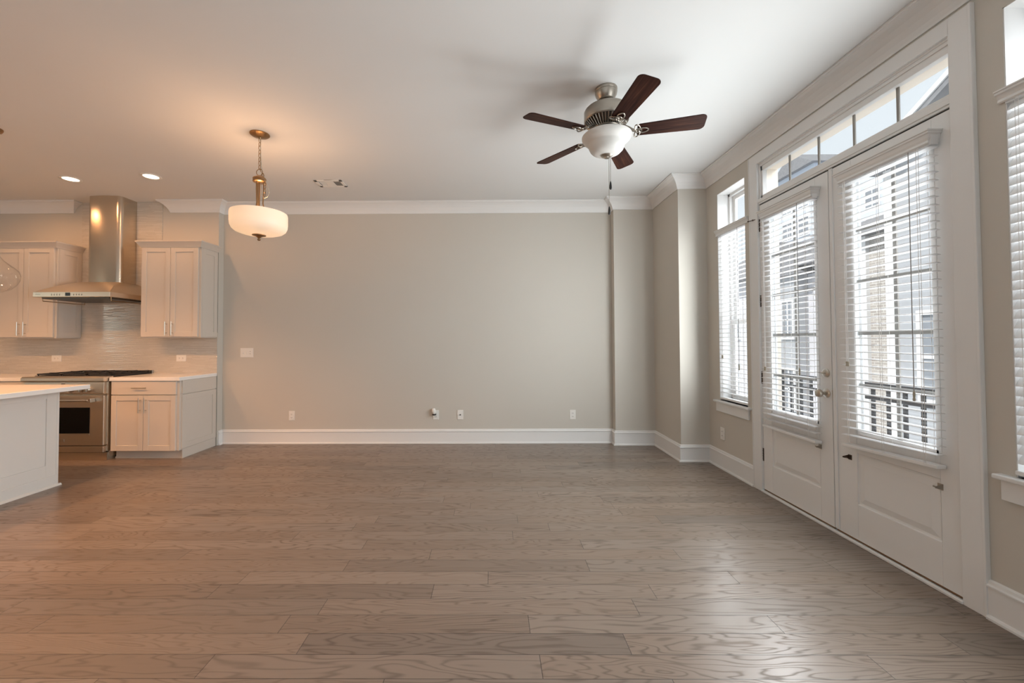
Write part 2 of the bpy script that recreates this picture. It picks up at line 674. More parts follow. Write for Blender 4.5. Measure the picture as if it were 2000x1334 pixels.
LW = (1.1, 2.0, .95, 2.2)
struct(wall_grid(MB(), XL - .2, XL, (YF - .2, K + .3), H, [LW], 'Y').build('wall_left', M['wall']))
DY0, DYM, DY1 = 2.085, 2.873, 3.625           # door opening: right jamb, meeting line, left jamb
W1 = (3.83, 4.30, .69, 2.813)
W2 = (1.408, 1.878, .69, 2.815)
WT = .17
holes = [(DY0 - .02, DY1 + .02, 0, 2.87), W1, W2, (-.55, .95, .6, 2.75), (-2.6, -1.1, .6, 2.75)]  # last two openings are unseen, added for fill light
struct(wall_grid(MB(), R, R + WT, (YF - .2, C), H, holes, 'Y').build('wall_right', M['wall']), 'greige wall with the french doors and windows', 'wall')
rear = [(-6.75, -4.45, .5, 2.8), (-4.05, -1.75, .5, 2.8), (-1.35, .95, .5, 2.8)]  # unseen openings made up to let in rear fill
struct(wall_grid(MB(), YF - .2, YF, (XL, R), H, rear, 'X').build('wall_front', M['wall']))

# crown moulding, baseboards
CZ = 2.952
crown = [(0, CZ), (.010, CZ), (.013, CZ + .012), (.022, CZ + .035), (.040, CZ + .066), (.063, CZ + .092), (.088, CZ + .110), (.105, CZ + .117), (.107, CZ + .122), (.115, CZ + .124), (.115, H - .0005), (0, H - .0005)]
path = [(-4.10, K + .05), (-4.10, K), (A, K), (A, L), (PX, L), (PX, P), (S, P), (S, C), (R, C), (R, YF)]
struct(MB().sweep(crown, path).build('trim_1', M['trim']), 'white crown moulding round the living area', 'crown moulding')
struct(MB().sweep(crown, [(XL, K), (-5.352, K), (-5.352, K + .05)]).build('trim_2', M['trim']), 'white crown moulding left of the hood chimney', 'crown moulding')
BH = .181
base = [(0, 0), (.030, 0), (.030, .010), (.025, .018), (.017, .020), (.017, BH - .034), (.024, BH - .030), (.024, BH - .024), (.015, BH - .018), (.013, BH - .006), (.006, BH), (0, BH)]
CR0, CR1 = 1.985, 3.735                         # outer edges of the door casing
struct(MB().sweep(base, [(A + .0, K + .012), (A, L), (PX, L)]).build('baseboard_back', M['trim']), 'white baseboard along the long back wall', 'baseboard')
struct(MB().sweep(base, [(PX, L), (PX, P), (S, P), (S, C), (R, C), (R, CR1)]).build('baseboard_corner', M['trim']), 'white baseboard stepping round the corner columns', 'baseboard')
struct(MB().sweep(base, [(R, CR0), (R, YF)]).build('baseboard_right', M['trim']), 'white baseboard right of the french doors', 'baseboard')

# door casing with transom bar, jambs and threshold
tc = MB()
CT = .02
tc.box(R - CT, R, CR0, DY0 + .004, 0, 2.931)
tc.box(R - CT, R, DY1 - .004, CR1, 0, 2.931)
tc.box(R - CT, R, DY0, DY1, 2.845, 2.931)
tc.box(R - CT - .003, R - CT, CR0, CR0 + .012, 0, 2.931)
tc.box(R - CT - .003, R - CT, CR1 - .012, CR1, 0, 2.931)
struct(tc.build('trim_3', M['trim'], bevel=.003), 'white casing framing the french doors and transom', 'door casing')
jm = MB()
jm.box(R, R + .06, DY0 - .02, DY0, 0, 2.87)
jm.box(R, R + .06, DY1, DY1 + .02, 0, 2.87)
jm.box(R - .006, R + WT, DY0, DY1, 2.486, 2.512)
jm.box(R - .012, R + .03, DY0, DY1, 2.500, 2.530)
struct(jm.build('trim_4', M['trim'], bevel=.002), 'white transom bar and door jambs', 'door frame')
th = MB()
th.box(R - .028, R - .004, DY0, DY1, 0, .016)
th.box(R - .004, R + WT, DY0, DY1, 0, .008)
struct(th.build('trim_5', M['trim'], bevel=.004), 'white threshold strip under the french doors', 'threshold')

# transom window
w3 = empty('window_3', (R + .05, 2.85, 2.51), 'five-pane transom window above the french doors', 'window', kind='structure')
tf = MB()
x0, x1 = R + .012, R + .05
tf.box(x0, x1, DY0, DY1, 2.53, 2.562)
tf.box(x0, x1, DY0, DY1, 2.775, 2.862)
tf.box(x0, x1, DY0, DY0 + .03, 2.53, 2.862)
tf.box(x0, x1, DY1 - .035, DY1, 2.53, 2.862)
for k, (a, b) in enumerate(((2.835, 2.862), (2.815, 2.84))):
    tf.box(R - .004 + k * .008, R + .02, DY0, DY1, a, b)
tf.box(R + .002, R + .02, DY0, DY0 + .016, 2.53, 2.862)
tf.box(R + .002, R + .02, DY1 - .016, DY1, 2.53, 2.862)
tf.build('window_frame', M['trim'], w3, bevel=.003)
MB().box(R + .045, R + .049, DY0 + .03, DY1 - .035, 2.56, 2.777).build('glass', M['glass'], w3)
for k in range(4):
    yk = 2.115 + .295 * (k + 1)
    MB().box(R + .036, R + .044, yk - .008, yk + .008, 2.56, 2.777).build('muntin', M['muntin'], w3)

# ------------------------------------------------------------------ french doors
HZ = ((.263, .372), (.927, 1.031), (1.588, 1.692), (2.247, 2.357))


def french_door(name, y0, y1, gy0, gy1, hinge_y, label):
    d = empty(name, (R + .022, (y0 + y1) / 2, .012), label, 'door', kind='structure')
    xa, xb = R, R + .044
    gz0, gz1 = .712, 2.36
    s = MB()
    s.box(xa, xb, y0, gy0, .024, 2.477)
    s.box(xa, xb, gy1, y1, .024, 2.477)
    s.box(xa, xb, gy0, gy1, gz1, 2.477)
    pz0, pz1 = .25, .577
    s.box(xa, xb, gy0, gy1, pz1, gz0)
    s.box(xa, xb, gy0, gy1, .024, pz0)
    tag(MB().box(xa + .004, xb - .004, y0 + .004, y1 - .004, .014, .024).build('door_sweep', M['sweep'], d), 'brown sweep strip')
    s.build('slab', M['door'], d, bevel=.002)
    # raised lower panel: sloping edge round a flat field
    p = MB()
    v = []
    for inset, dx in ((0, 0), (.003, .008), (.014, .009), (.046, .0015), (.050, .0005)):
        a, b, c, e = gy0 + inset, gy1 - inset, pz0 + inset, pz1 - inset
        v.append([p.bm.verts.new(q) for q in ((xa + dx, a, c), (xa + dx, b, c), (xa + dx, b, e), (xa + dx, a, e))])
    for q0, q1 in zip(v[:-1], v[1:]):
        for k in range(4):
            p.bm.faces.new((q0[k], q0[(k + 1) % 4], q1[(k + 1) % 4], q1[k]))
    p.bm.faces.new(v[-1])
    p.box(xa + .014, xb - .004, gy0, gy1, pz0, pz1)
    p.build('lower_panel', M['door'], d)
    # glazing bead
    g = MB()
    for xx in (xa - .003, xb - .006):
        g.box(xx, xx + .009, gy0 - .012, gy0 + .014, gz0 - .012, gz1 + .012)
        g.box(xx, xx + .009, gy1 - .014, gy1 + .012, gz0 - .012, gz1 + .012)
        g.box(xx, xx + .009, gy0, gy1, gz0 - .012, gz0 + .014)
        g.box(xx, xx + .009, gy0, gy1, gz1 - .014, gz1 + .012)
    g.build('glazing_bead', M['door'], d, bevel=.002)
    MB().box(R + .020, R + .024, gy0, gy1, gz0, gz1).build('glass', M['glass'], d)
    mu = MB()
    gm = (gy0 + gy1) / 2 - .006
    mu.box(R + .026, R + .034, gm - .011, gm + .011, gz0, gz1)
    for z in (1.012, 1.345, 1.678, 2.012):
        mu.box(R + .0265, R + .0335, gy0, gy1, z - .011, z + .011)
    mu.build('muntin', M['muntin'], d)
    for z0, z1 in HZ:
        h = MB()
        h.tube([(R - .006, hinge_y, z0), (R - .006, hinge_y, z1)], .0075, 10)
        h.box(R - .004, R + .001, hinge_y - .014, hinge_y + .014, z0, z1)
        for f in (.2, .4, .6, .8):
            zz = z0 + (z1 - z0) * f
            h.tube([(R - .006, hinge_y, zz - .0015), (R - .006, hinge_y, zz + .0015)], .0084, 10)
        h.tube([(R - .006, hinge_y, z1), (R - .006, hinge_y, z1 + .006)], [.0085, .004], 10)
        h.build('hinge', M['hinge'], d)
    return d


d1 = french_door('door_1', 2.879, 3.622, 2.995, 3.505, 3.628, 'far white french door leaf with the round knob')
d2 = french_door('door_2', 2.088, 2.868, 2.196, 2.694, 2.082, 'near white french door leaf beside the right window')
# astragal on the near leaf, hardware on the far leaf
ast = MB()
ast.box(R - .010, R, 2.835, 2.862, .03, 2.478)
ast.build('astragal', M['door'], d2, bevel=.002)
MB().box(R + .012, R + .040, 2.8665, 2.8805, .016, 2.478).build('weatherstrip', M['black_plastic'], d2)  # black strip standing in for the shade in the meeting gap
for dd, a, b in ((d1, 2.879, 3.622), (d2, 2.088, 2.868)):
    MB().box(R + .006, R + .040, a, b, 2.476, 2.4875).build('weatherstrip', M['black_plastic'], dd)  # black strip painting the gap above each leaf as shade
rot_x = Matrix.Rotation(-PI / 2, 4, 'Y')        # local z -> world -x
kn = MB()
kn.lathe([(0, 0), (.032, 0), (.032, .004), (.026, .009), (.012, .012), (.010, .030), (.018, .036), (.027, .046), (.029, .056), (.025, .066), (.012, .072), (0, .073)], mtx=Matrix.Translation((R, 2.925, .932)) @ rot_x, seg=28)
tag(kn.build('knob', M['nickel'], d1), 'satin nickel knob')
db = MB()
db.lathe([(0, 0), (.031, 0), (.031, .006), (.024, .014), (.015, .016), (0, .016)], mtx=Matrix.Translation((R, 2.925, 1.072)) @ rot_x, seg=28)
db.box(R - .030, R - .014, 2.912, 2.938, 1.067, 1.077)
tag(db.build('deadbolt', M['nickel'], d1), 'satin nickel deadbolt with thumb turn')
MB().box(R - .006, R + .001, 2.864, 2.872, .90, .965).build('strike_plate', M['nickel'], d1)
sp = MB()
sp.tube([(R - .008, 3.63, 2.362), (R - .028, 3.665, 2.362), (R - .050, 3.70, 2.36)], .0035, 8)
sp.lathe([(0, -.006), (.006, -.006), (.006, .006), (0, .006)], origin=(R - .030, 3.668, 2.362), seg=12)
sp.lathe([(0, -.005), (.008, -.004), (.008, .004), (0, .005)], origin=(R - .050, 3.70, 2.36), seg=12)
tag(sp.build('door_stop', M['hinge'], d1), 'hinge pin door stop')

# ------------------------------------------------------------------ side windows


def side_window(name, w, label):
    y0, y1, z0, z1 = w
    d = empty(name, (R + .1, (y0 + y1) / 2, z0), label, 'window', kind='structure')
    # reveal lining
    rv = MB()
    rv.box(R + .002, R + .125, y1 - .004, y1 + .0, z0, z1)
    rv.box(R + .002, R + .125, y0, y0 + .004, z0, z1)
    rv.box(R + .002, R + .125, y0, y1, z1 - .004, z1)
    rv.build('reveal', M['trim'], d)
    f = MB()
    xa, xb = R + .115, R + .168
    f.box(xa, xb, y0, y0 + .03, z0, z1)
    f.box(xa, xb, y1 - .03, y1, z0, z1)
    f.box(xa, xb, y0, y1, z1 - .03, z1)
    f.box(xa, xb, y0, y1, z0, z0 + .03)
    f.build('window_frame', M['trim'], d, bevel=.002)
    s = MB()
    zm = 1.49
    for (a, b, dx) in ((z0 + .03, zm + .02, 0.0), (zm - .02, z1 - .03, .022)):
        xs, xe = xa + .010 + dx, xa + .032 + dx
        s.box(xs, xe, y0 + .03, y0 + .07, a, b)
        s.box(xs, xe, y1 - .07, y1 - .03, a, b)
        s.box(xs, xe, y0 + .07, y1 - .07, a, a + .042)
        s.box(xs, xe, y0 + .07, y1 - .07, b - .042, b)
    s.build('sash', M['trim'], d, bevel=.002)
    g = MB()
    g.box(xa + .019, xa + .023, y0 + .065, y1 - .065, z0 + .07, zm - .018)
    g.box(xa + .041, xa + .045, y0 + .065, y1 - .065, zm + .018, z1 - .07)
    g.build('glass', M['glass'], d)
    sl = MB()
    sl.box(R - .042, R + .12, y0 - .062, y1 + .062, z0 - .022, z0)
    # keep the horns in front of the wall
    tag(sl.build('window_sill', M['trim'], d, bevel=.006, seg=3), 'white sill')
    MB().box(R - .018, R, y0 - .03, y1 + .045, z0 - .115, z0 - .022).build('apron', M['trim'], d, bevel=.003)
    return d


w1 = side_window('window_1', W1, 'narrow tall window between corner column and doors')
w2 = side_window('window_2', W2, 'narrow tall window at the right edge of the view')
# sill boards sit inside the opening behind the wall face; horns run over it


# plain unseen windows, the rear and right-wall ones added for fill light
def plain_window(name, a0, a1, z0, z1, axis):
    f = MB()
    if axis == 'L':
        q = lambda p0, p1, r0, r1: f.box(XL - .13, XL - .08, p0, p1, r0, r1)
        o = (XL - .1, (a0 + a1) / 2, z0)
    elif axis == 'Y':
        q = lambda p0, p1, r0, r1: f.box(R + .08, R + .13, p0, p1, r0, r1)
        o = (R + .1, (a0 + a1) / 2, z0)
    else:
        q = lambda p0, p1, r0, r1: f.box(p0, p1, YF - .13, YF - .08, r0, r1)
        o = ((a0 + a1) / 2, YF - .1, z0)
    d = empty(name, o, kind='structure')
    q(a0, a0 + .05, z0, z1)
    q(a1 - .05, a1, z0, z1)
    q(a0, a1, z0, z0 + .05)
    q(a0, a1, z1 - .05, z1)
    q((a0 + a1) / 2 - .025, (a0 + a1) / 2 + .025, z0, z1)
    f.build('window_frame', M['trim'], d)


for k, h in enumerate(holes[3:]):
    plain_window('window_%d' % (4 + k), *h, 'Y')
for k, h in enumerate(rear):
    plain_window('window_%d' % (6 + k), *h, 'X')
plain_window('window_9', *LW, 'L')

# ------------------------------------------------------------------ blinds


def blind(label, vx, vy0, vy1, vz0, vz1, vdepth, sx, sy0, sy1, ztop, zbot, tilt=0.0, rail=(0, 0), lad=(.10, .5, .90), wand=None, cord=None, brackets=(), pitch=.0425):
    """vx: front of valance; sx: centre line of the slats; rail: height offset of the bottom rail at its two ends"""
    b = empty('window_blind', (sx, (sy0 + sy1) / 2, zbot - .03), label, 'blind', 'white slatted window blinds')
    va = MB()
    prof = [(0, vz0 + .004), (.004, vz0), (.009, vz0 + .006), (.007, vz0 + .018), (.012, vz0 + .030), (.016, vz1 - .022), (.022, vz1 - .018), (.022, vz1 - .009), (.027, vz1 - .006), (.027, vz1), (0, vz1)]
    bx = vx + .027
    # mitred returns at both ends
    if vdepth > .03:
        va.sweep(prof, [(vx + vdepth, vy1 - .027), (bx, vy1 - .027), (bx, vy0 + .027), (vx + vdepth, vy0 + .027)])
    else:
        va.sweep(prof, [(bx, vy1), (bx, vy0)])
    va.build('valance', M['door'], b)
    hr = MB().box(max(bx, sx - .024), sx + .024, sy0, sy1, ztop + .012, vz1 - .006)
    hr.build('headrail', M['slat'], b)
    n = int((ztop - zbot) / pitch)
    pt = (ztop - zbot) / n
    s = MB()
    W_ = .0245
    for k in range(n):
        z = ztop - k * pt
        sag = 0.0
        prev = None
        for q in range(5):
            t = -1 + 2 * q / 4
            dx = t * W_
            dz = .0035 * (1 - t * t) - t * W_ * math.sin(tilt)
            cur = []
            for (yy, e) in ((sy0, rail[0]), (sy1, rail[1])):
                low = e * max(0, (k - n + 4) / 4.0)
                cur += [s.bm.verts.new((sx + dx * math.cos(tilt), yy, z + dz + low + .0013)), s.bm.verts.new((sx + dx * math.cos(tilt), yy, z + dz + low - .0013))]
            if prev:
                a, b0, c, d0 = prev
                e1, f1, g1, h1 = cur
                s.bm.faces.new((a, e1, g1, c))
                s.bm.faces.new((b0, d0, h1, f1))
                s.bm.faces.new((a, b0, f1, e1))
                s.bm.faces.new((c, g1, h1, d0))
            else:
                s.bm.faces.new((cur[0], cur[2], cur[3], cur[1]))
            prev = cur
        s.bm.faces.new((prev[0], prev[1], prev[3], prev[2]))
    s.build('slats', M['slat'], b)
    r = MB()
    r0, r1 = rail
    za, zb = zbot - .028, zbot - .008
    r.quadbox([(sx - .026, sy0, za + r0), (sx + .026, sy0, za + r0), (sx + .026, sy1, za + r1), (sx - .026, sy1, za + r1),
               (sx - .026, sy0, zb + r0), (sx + .026, sy0, zb + r0), (sx + .026, sy1, zb + r1), (sx - .026, sy1, zb + r1)])
    r.build('bottom_rail', M['door'], b, bevel=.004)
    ld = MB()
    for f in lad:
        y = sy0 + (sy1 - sy0) * f
        for dx in (-.0262, .0262):
            for dy in (-.006, .006) if dx < 0 else (0,):
                ld.box(sx + dx - .0006, sx + dx + .0006, y + dy - .0009, y + dy + .0009, zbot - .02, ztop + .02)
    ld.build('ladder_cord', M['cord'], b)
    if wand:
        y, z0 = wand
        w = MB()
        w.tube([(sx - .036, y, ztop + .012), (sx - .036, y, z0 + .05)], .0022, 6)
        wo = w.build('pull_cord', M['darkcord'], b)
        t = MB().lathe([(0, 0), (.006, .001), (.007, .012), (.004, .020), (.006, .026), (.0055, .046), (.003, .054), (0, .055)], origin=(sx - .036, y, z0), seg=12)
        t.build('tassel', M['tassel'], wo)
    if cord:
        y, z0 = cord
        w = MB()
        w.tube([(sx - .034, y, ztop + .012), (sx - .034, y, z0 + .03)], .0012, 6)
        w.tube([(sx - .034, y + .012, ztop + .012), (sx - .034, y + .012, z0 + .03)], .0012, 6)
        wo = w.build('tilt_cord', M['cord'], b)
        t = MB()
        for dy in (0, .013):
            t.lathe([(0, 0), (.0055, .001), (.006, .010), (.0035, .016), (.0055, .022), (.005, .030), (0, .033)], origin=(sx - .034, y + dy, z0), seg=10)
        t.build('tassel', M['tassel'], wo)
    for (y, z, dark) in brackets:
        k = MB()
        k.box(R - .003, R, y - .013, y + .013, z - .016, z + .016)
        k.prism([(0, -.012), (.038, -.004), (.038, .004), (0, .012)], -.002, .002, frame_mtx((R - .002, y + (.011 if dark else -.011), z), (-1, 0, 0), (0, 0, 1)))
        k.tube([(R - .028, y - .010, z), (R - .028, y + .010, z)], .004, 8)
        k.build('hold_down_bracket', M['hinge'] if dark else M['pewter'], b)
    return b


blind('open white slatted blind on the far door leaf, left of the knob', R - .08, 2.937, 3.545, 2.325, 2.395, .079, R - .040, 2.955, 3.530, 2.305, .605,
      rail=(-.004, .0), wand=(3.075, 1.045), cord=(3.46, 1.05), brackets=((2.992, .545, False),))
blind('open white slatted blind on the near door leaf', R - .08, 2.138, 2.745, 2.325, 2.395, .079, R - .040, 2.150, 2.733, 2.305, .665,
      rail=(.004, -.022), wand=(2.245, .975), cord=(2.655, 1.135), brackets=((2.745, .538, True), (2.196, .538, False)))
blind('narrow white slatted blind in the window by the corner column', R - .030, 3.772, 4.318, 2.375, 2.432, .028, R + .026, W1[0] + .005, W1[1] - .003, 2.36, .73,
      wand=(3.94, 1.02), cord=(4.22, 1.12))
blind('white slatted blind in the window at the right picture edge', R - .030, 1.372, 1.898, 2.380, 2.437, .028, R + .016, W2[0] + .005, W2[1] - .002, 2.36, .73,
      tilt=-1.0)

# ------------------------------------------------------------------ kitchen wall cladding
struct(MB().box(-6.9, A - .002, K - .010, K, .90, 1.42).build('wall_tile', M['tile']), 'pale glass mosaic backsplash above the counters', 'backsplash')
struct(MB().box(-5.232, -4.207, K - .010, K, 1.42, H - .001).build('wall_tile', M['tile']), 'pale glass mosaic strip behind the hood chimney', 'backsplash')


def bar_pull(mb, p0, p1, out, r=.0055):
    """bar handle between p0 and p1 standing off by vector out"""
    p0, p1, out = Vector(p0), Vector(p1), Vector(out)
    d = (p1 - p0)
    mb.tube([p0 + out, p1 + out], r, 10)
    for f in (.17, .83):
        q = p0 + d * f
        mb.tube([q, q + out], r * .8, 8)
    return mb


def upper_cabinet(x0, x1, gaps, label, side):
    yf = K - .31
    o = empty('wall_cabinet', ((x0 + x1) / 2, K, 1.357), label, 'cabinet', 'wall cabinets beside the hood')
    body = MB()
    body.box(x0, x1, yf, K - .011, 1.360, 2.45)
    body.box(x0, x1, yf - .001, K - .011, 1.355, 1.362)
    body.box(x1 - .0005, x1 + .012, yf, yf + .018, 1.357, 2.45)
    body.build('body', M['cabinet'], o, bevel=.0015)
    sd = MB()
    shaker(sd, frame_mtx((x1, yf + .020, 1.366), (0, 1, 0), (0, 0, 1)), .31 - .034, 1.07, .012, .062, .007)
    sd.build('side_panel', M['cabinet'], o, bevel=.001)
    xs = [x0] + gaps + [x1 - .012]
    for k in range(len(xs) - 1):
        a, b = xs[k] + .002, xs[k + 1] - .002
        d = MB()
        shaker(d, frame_mtx((a, yf, 1.369), (1, 0, 0), (0, 0, 1)), b - a, 1.069)
        door = d.build('door', M['cabinet'], o, bevel=.0015)
        hx = b - .035 if k % 2 == 0 else a + .035
        h = MB()
        bar_pull(h, (hx, yf - .02, 1.388), (hx, yf - .02, 1.548), (0, -.030, 0))
        h.build('handle', M['nickel'], door)
    cr = MB()
    cp = [(0, 2.436), (.006, 2.436), (.010, 2.446), (.020, 2.462), (.036, 2.486), (.044, 2.496), (.044, 2.508), (0, 2.508)]
    cr.sweep(cp, [(x0 - .002, K - .012), (x0 - .002, yf - .020), (x1 + .012, yf - .020), (x1 + .012, K - .012)])
    cr.build('crown', M['cabinet'], o)
    return o


upper_cabinet(-4.193, -3.500, [-3.845], 'taupe two-door wall cabinet right of the hood', 1)
upper_cabinet(-5.978, -5.230, [-5.606], 'taupe two-door wall cabinet left of the hood', 1)

BF = 4.632       # face frame plane of the base cabinets


def base_cabinet(x0, x1, label, doors=2, end=False):
    o = empty('base_cabinet', ((x0 + x1) / 2, K, 0), label, 'cabinet', 'base cabinets on the kitchen wall')
    b = MB()
    b.box(x0, x1, BF, K - .011, .095, .872)
    b.build('body', M['cabinet'], o, bevel=.0015)
    t = MB()
    t.box(x0 + .0, x1, 4.690, K - .011, 0, .095)
    t.box(x0 + .0, x1 + .006, 4.680, 4.690, 0, .020)
    if end:
        t.box(x1 - .004, x1 + .008, 4.674, K - .011, 0, .105)
    t.build('toe_kick', M['cabinet'], o, bevel=.001)
    w = (x1 - .030) - x0
    n = doors
    d = MB()
    d.boxm(frame_mtx((x0 + .004, BF, .720), (1, 0, 0), (0, 0, 1)), 0, w - .002, 0, .152, 0, .02)
    dr = d.build('drawer', M['cabinet'], o, bevel=.002)
    h = MB()
    hx = x0 + w / 2 - .03
    bar_pull(h, (hx - .08, BF - .02, .797), (hx + .08, BF - .02, .797), (0, -.030, 0))
    h.build('handle', M['nickel'], dr)
    for k in range(n):
        a = x0 + .004 + k * w / n
        b2 = x0 + .002 + (k + 1) * w / n - .002
        d = MB()
        shaker(d, frame_mtx((a, BF, .098), (1, 0, 0), (0, 0, 1)), b2 - a, .614)
        door = d.build('door', M['cabinet'], o, bevel=.0015)
        hx = b2 - .030 if k % 2 == 0 else a + .030
        h = MB()
        bar_pull(h, (hx, BF - .02, .52), (hx, BF - .02, .69), (0, -.030, 0))
        h.build('handle', M['nickel'], door)
    if end:
        e = MB()
        m_ = frame_mtx((x1, BF + .026, .108), (0, 1, 0), (0, 0, 1))
        shaker(e, m_, K - .012 - BF - .026, .606, .014, .062, .007)
        e.boxm(frame_mtx((x1, BF + .026, .722), (0, 1, 0), (0, 0, 1)), 0, K - .012 - BF - .026, 0, .150, 0, .014)
        e.build('end_panel', M['cabinet'], o, bevel=.001)
    return o


base_cabinet(-4.262, -3.508, 'taupe base cabinet with drawer over two doors right of the range', end=True)
base_cabinet(-6.05, -5.205, 'taupe base cabinet left of the range, mostly behind the island')
ct = MB().box(-4.272, -3.486, 4.598, K - .011, .874, .914)
tag(ct.build('countertop', M['quartz'], bevel=.004), 'white quartz countertop right of the range', 'countertop', 'white kitchen countertops')
ct = MB().box(-6.9, -5.203, 4.598, K - .011, .874, .914)
tag(ct.build('countertop', M['quartz'], bevel=.004), 'white quartz countertop left of the range', 'countertop', 'white kitchen countertops')

# island
IX, IY0, IY1 = -4.000, 2.86, 3.808
isl = empty('island_cabinet', (-5.0, 3.33, 0), 'pale panelled kitchen island body under the white top', 'cabinet')
b = MB()
b.box(-6.3, IX - .018, IY0 + .02, IY1 - .012, 0, .874)
b.build('body', M['island'], isl)
e = MB()
mm = frame_mtx((IX - .018, IY0, .0), (0, 1, 0), (0, 0, 1))
w = IY1 - IY0
st = .10
e.boxm(mm, 0, st, .10, .874, 0, .018)
e.boxm(mm, w - st, w, .10, .874, 0, .018)
e.boxm(mm, st, w - st, .10, .205, 0, .018)
e.boxm(mm, st, w - st, .800, .874, 0, .018)
e.boxm(mm, st - .002, w - st + .002, .2, .802, 0, .008)
e.build('end_panel', M['island'], isl, bevel=.0015)
e = MB()
e.box(IX - .04, IX + .003, IY1 - .014, IY1 + .005, .018, .874)
e.build('corner_post', M['island'], isl, bevel=.001)
e = MB()
e.box(IX - .018, IX + .008, IY0, IY1 - .002, 0, .104)
e.prism([(0, 0), (.018, 0), (.018, .006), (.006, .018), (0, .018)], 0, IY1 + .016 - IY0, Matrix(((1, 0, 0, IX + .008), (0, 0, 1, IY0), (0, 1, 0, 0), (0, 0, 0, 1))))
e.box(-6.3, IX + .02, IY1 - .002, IY1 + .016, 0, .018)
e.build('base_moulding', M['island'], isl)
tag(MB().box(-6.4, -3.755, 2.62, 3.855, .874, .914).build('island_countertop', M['quartz'], bevel=.004), 'white quartz slab topping the island at left edge', 'countertop')

# ------------------------------------------------------------------ range
rg = empty('range_cooker', (-4.74, 4.9, 0), 'stainless steel gas range between the base cabinets', 'range')
X0, X1 = -5.195, -4.280
b = MB()
b.box(X0, X1, 4.62, K - .015, .03, .905)
b.box(X0, X1, 4.60, 4.62, .10, .90)
b.build('body', M['steel_v'], rg, bevel=.002)
t = MB()
t.box(X0 + .01, X1 - .004, 4.600, 4.70, .001, .088)
t.build('kick_plate', M['steel'], rg)
MB().box(X0 + .015, X1 - .03, 4.585, 4.602, .088, .097).build('kick_gap', M['dark'], rg)
for xx in (X0 + .06, X1 - .05):
    MB().lathe([(.018, 0), (.018, .03)], origin=(xx, 5.1, 0), seg=12).build('foot', M['dark'], rg)
lw = MB().box(X0 + .008, X1 - .012, 4.560, 4.600, .097, .163)
lw.build('lower_panel', M['steel'], rg, bevel=.004)
od = MB()
od.box(X0 + .008, X1 - .012, 4.560, 4.600, .172, .722)
door = od.build('oven_door', M['steel'], rg, bevel=.006)
MB().box(X0 + .165, X1 - .165, 4.556, 4.562, .305, .588).build('oven_window', M['black_glass'], door)
MB().box(X0 + .165, X1 - .165, 4.554, 4.562, .288, .303).build('window_trim', M['nickel'], door)
MB().box(-4.795, -4.722, 4.555, 4.561, .213, .243).build('badge', M['nickel'], door)
hd = MB()
hd.tube([(X0 + .13, 4.505, .672), (X1 - .13, 4.505, .672)], .013, 14)
for s, xx in ((1, X0 + .10), (-1, X1 - .10)):
    hd.prism([(0, -.022), (0, .022), (.02, .022), (.10, .008), (.10, -.012), (.02, -.022)], 0, .060, frame_mtx((xx, 4.558, .672), (s, 0, 0), (0, 0, s)) if s > 0 else frame_mtx((xx, 4.498, .672), (-1, 0, 0), (0, 0, 1)))
hd.build('handle', M['nickel'], door, bevel=.003)
cp = MB()
cp.prism([(4.60, .735), (4.568, .735), (4.556, .745), (4.560, .868), (4.60, .868)], X0 + .008, X1 - .012, Matrix(((0, 0, 1, 0), (1, 0, 0, 0), (0, 1, 0, 0), (0, 0, 0, 1))))
cp.build('control_panel', M['steel'], rg, bevel=.003)
MB().box(-4.76, -4.722, 4.554, 4.560, .845, .852).build('label_plate', M['dark'], rg)
for k, x in enumerate((-5.09, -4.985, -4.88, -4.765, -4.655, -4.535, -4.455)):
    k_ = MB()
    mx = Matrix.Translation((x, 4.560, .785)) @ Matrix.Rotation(PI / 2, 4, 'X')
    k_.lathe([(0, 0), (.034, 0), (.034, .006), (.027, .009), (.025, .030), (.022, .036), (0, .037)], mtx=mx, seg=24)
    k_.box(x - .004, x + .004, 4.514, 4.528, .765, .807)
    k_.build('knob', M['nickel'], rg)
ns = MB()
ns.prism([(4.66, .872), (4.553, .872), (4.541, .884), (4.541, .912), (4.555, .926), (4.66, .926)], X0 - .004, X1 + .0, Matrix(((0, 0, 1, 0), (1, 0, 0, 0), (0, 1, 0, 0), (0, 0, 0, 1))))
ns.build('front_nose', M['steel'], rg, bevel=.003)
MB().box(X0 + .02, X1 - .02, 4.66, K - .03, .905, .930).build('cooktop', M['black_iron'], rg, bevel=.004)
for k in range(3):
    g = MB()
    a = X0 + .03 + k * .286
    bq = a + .278
    y0, y1 = 4.675, 5.19
    for yy in (y0, y1 - .016, (y0 + y1) / 2 - .008):
        g.box(a, bq, yy, yy + .016, .938, .952)
    for xx in (a, bq - .016):
        g.box(xx, xx + .016, y0, y1, .938, .952)
    xm = (a + bq) / 2
    for yc in (y0 + .135, y1 - .135):
        g.box(a, xm - .03, yc - .006, yc + .006, .938, .956)
        g.box(xm + .03, bq, yc - .006, yc + .006, .938, .956)
        g.box(xm - .006, xm + .006, yc - .12, yc - .03, .938, .956)
        g.box(xm - .006, xm + .006, yc + .03, yc + .12, .938, .956)
    for xx in (a + .004, bq - .014):
        for yy in (y0 + .004, y1 - .014):
            g.box(xx, xx + .010, yy, yy + .010, .928, .940)
    g.build('grate', M['black_iron'], rg, bevel=.002)
    for yc in (y0 + .135, y1 - .135):
        MB().lathe([(0, .928), (.042, .928), (.042, .936), (.03, .942), (0, .943)], origin=(xm, yc, 0), seg=20).build('burner', M['black_iron'], rg)
MB().box(X0 + .01, X1 - .01, K - .032, K - .014, .905, .955).build('rear_trim', M['nickel'], rg, bevel=.004)

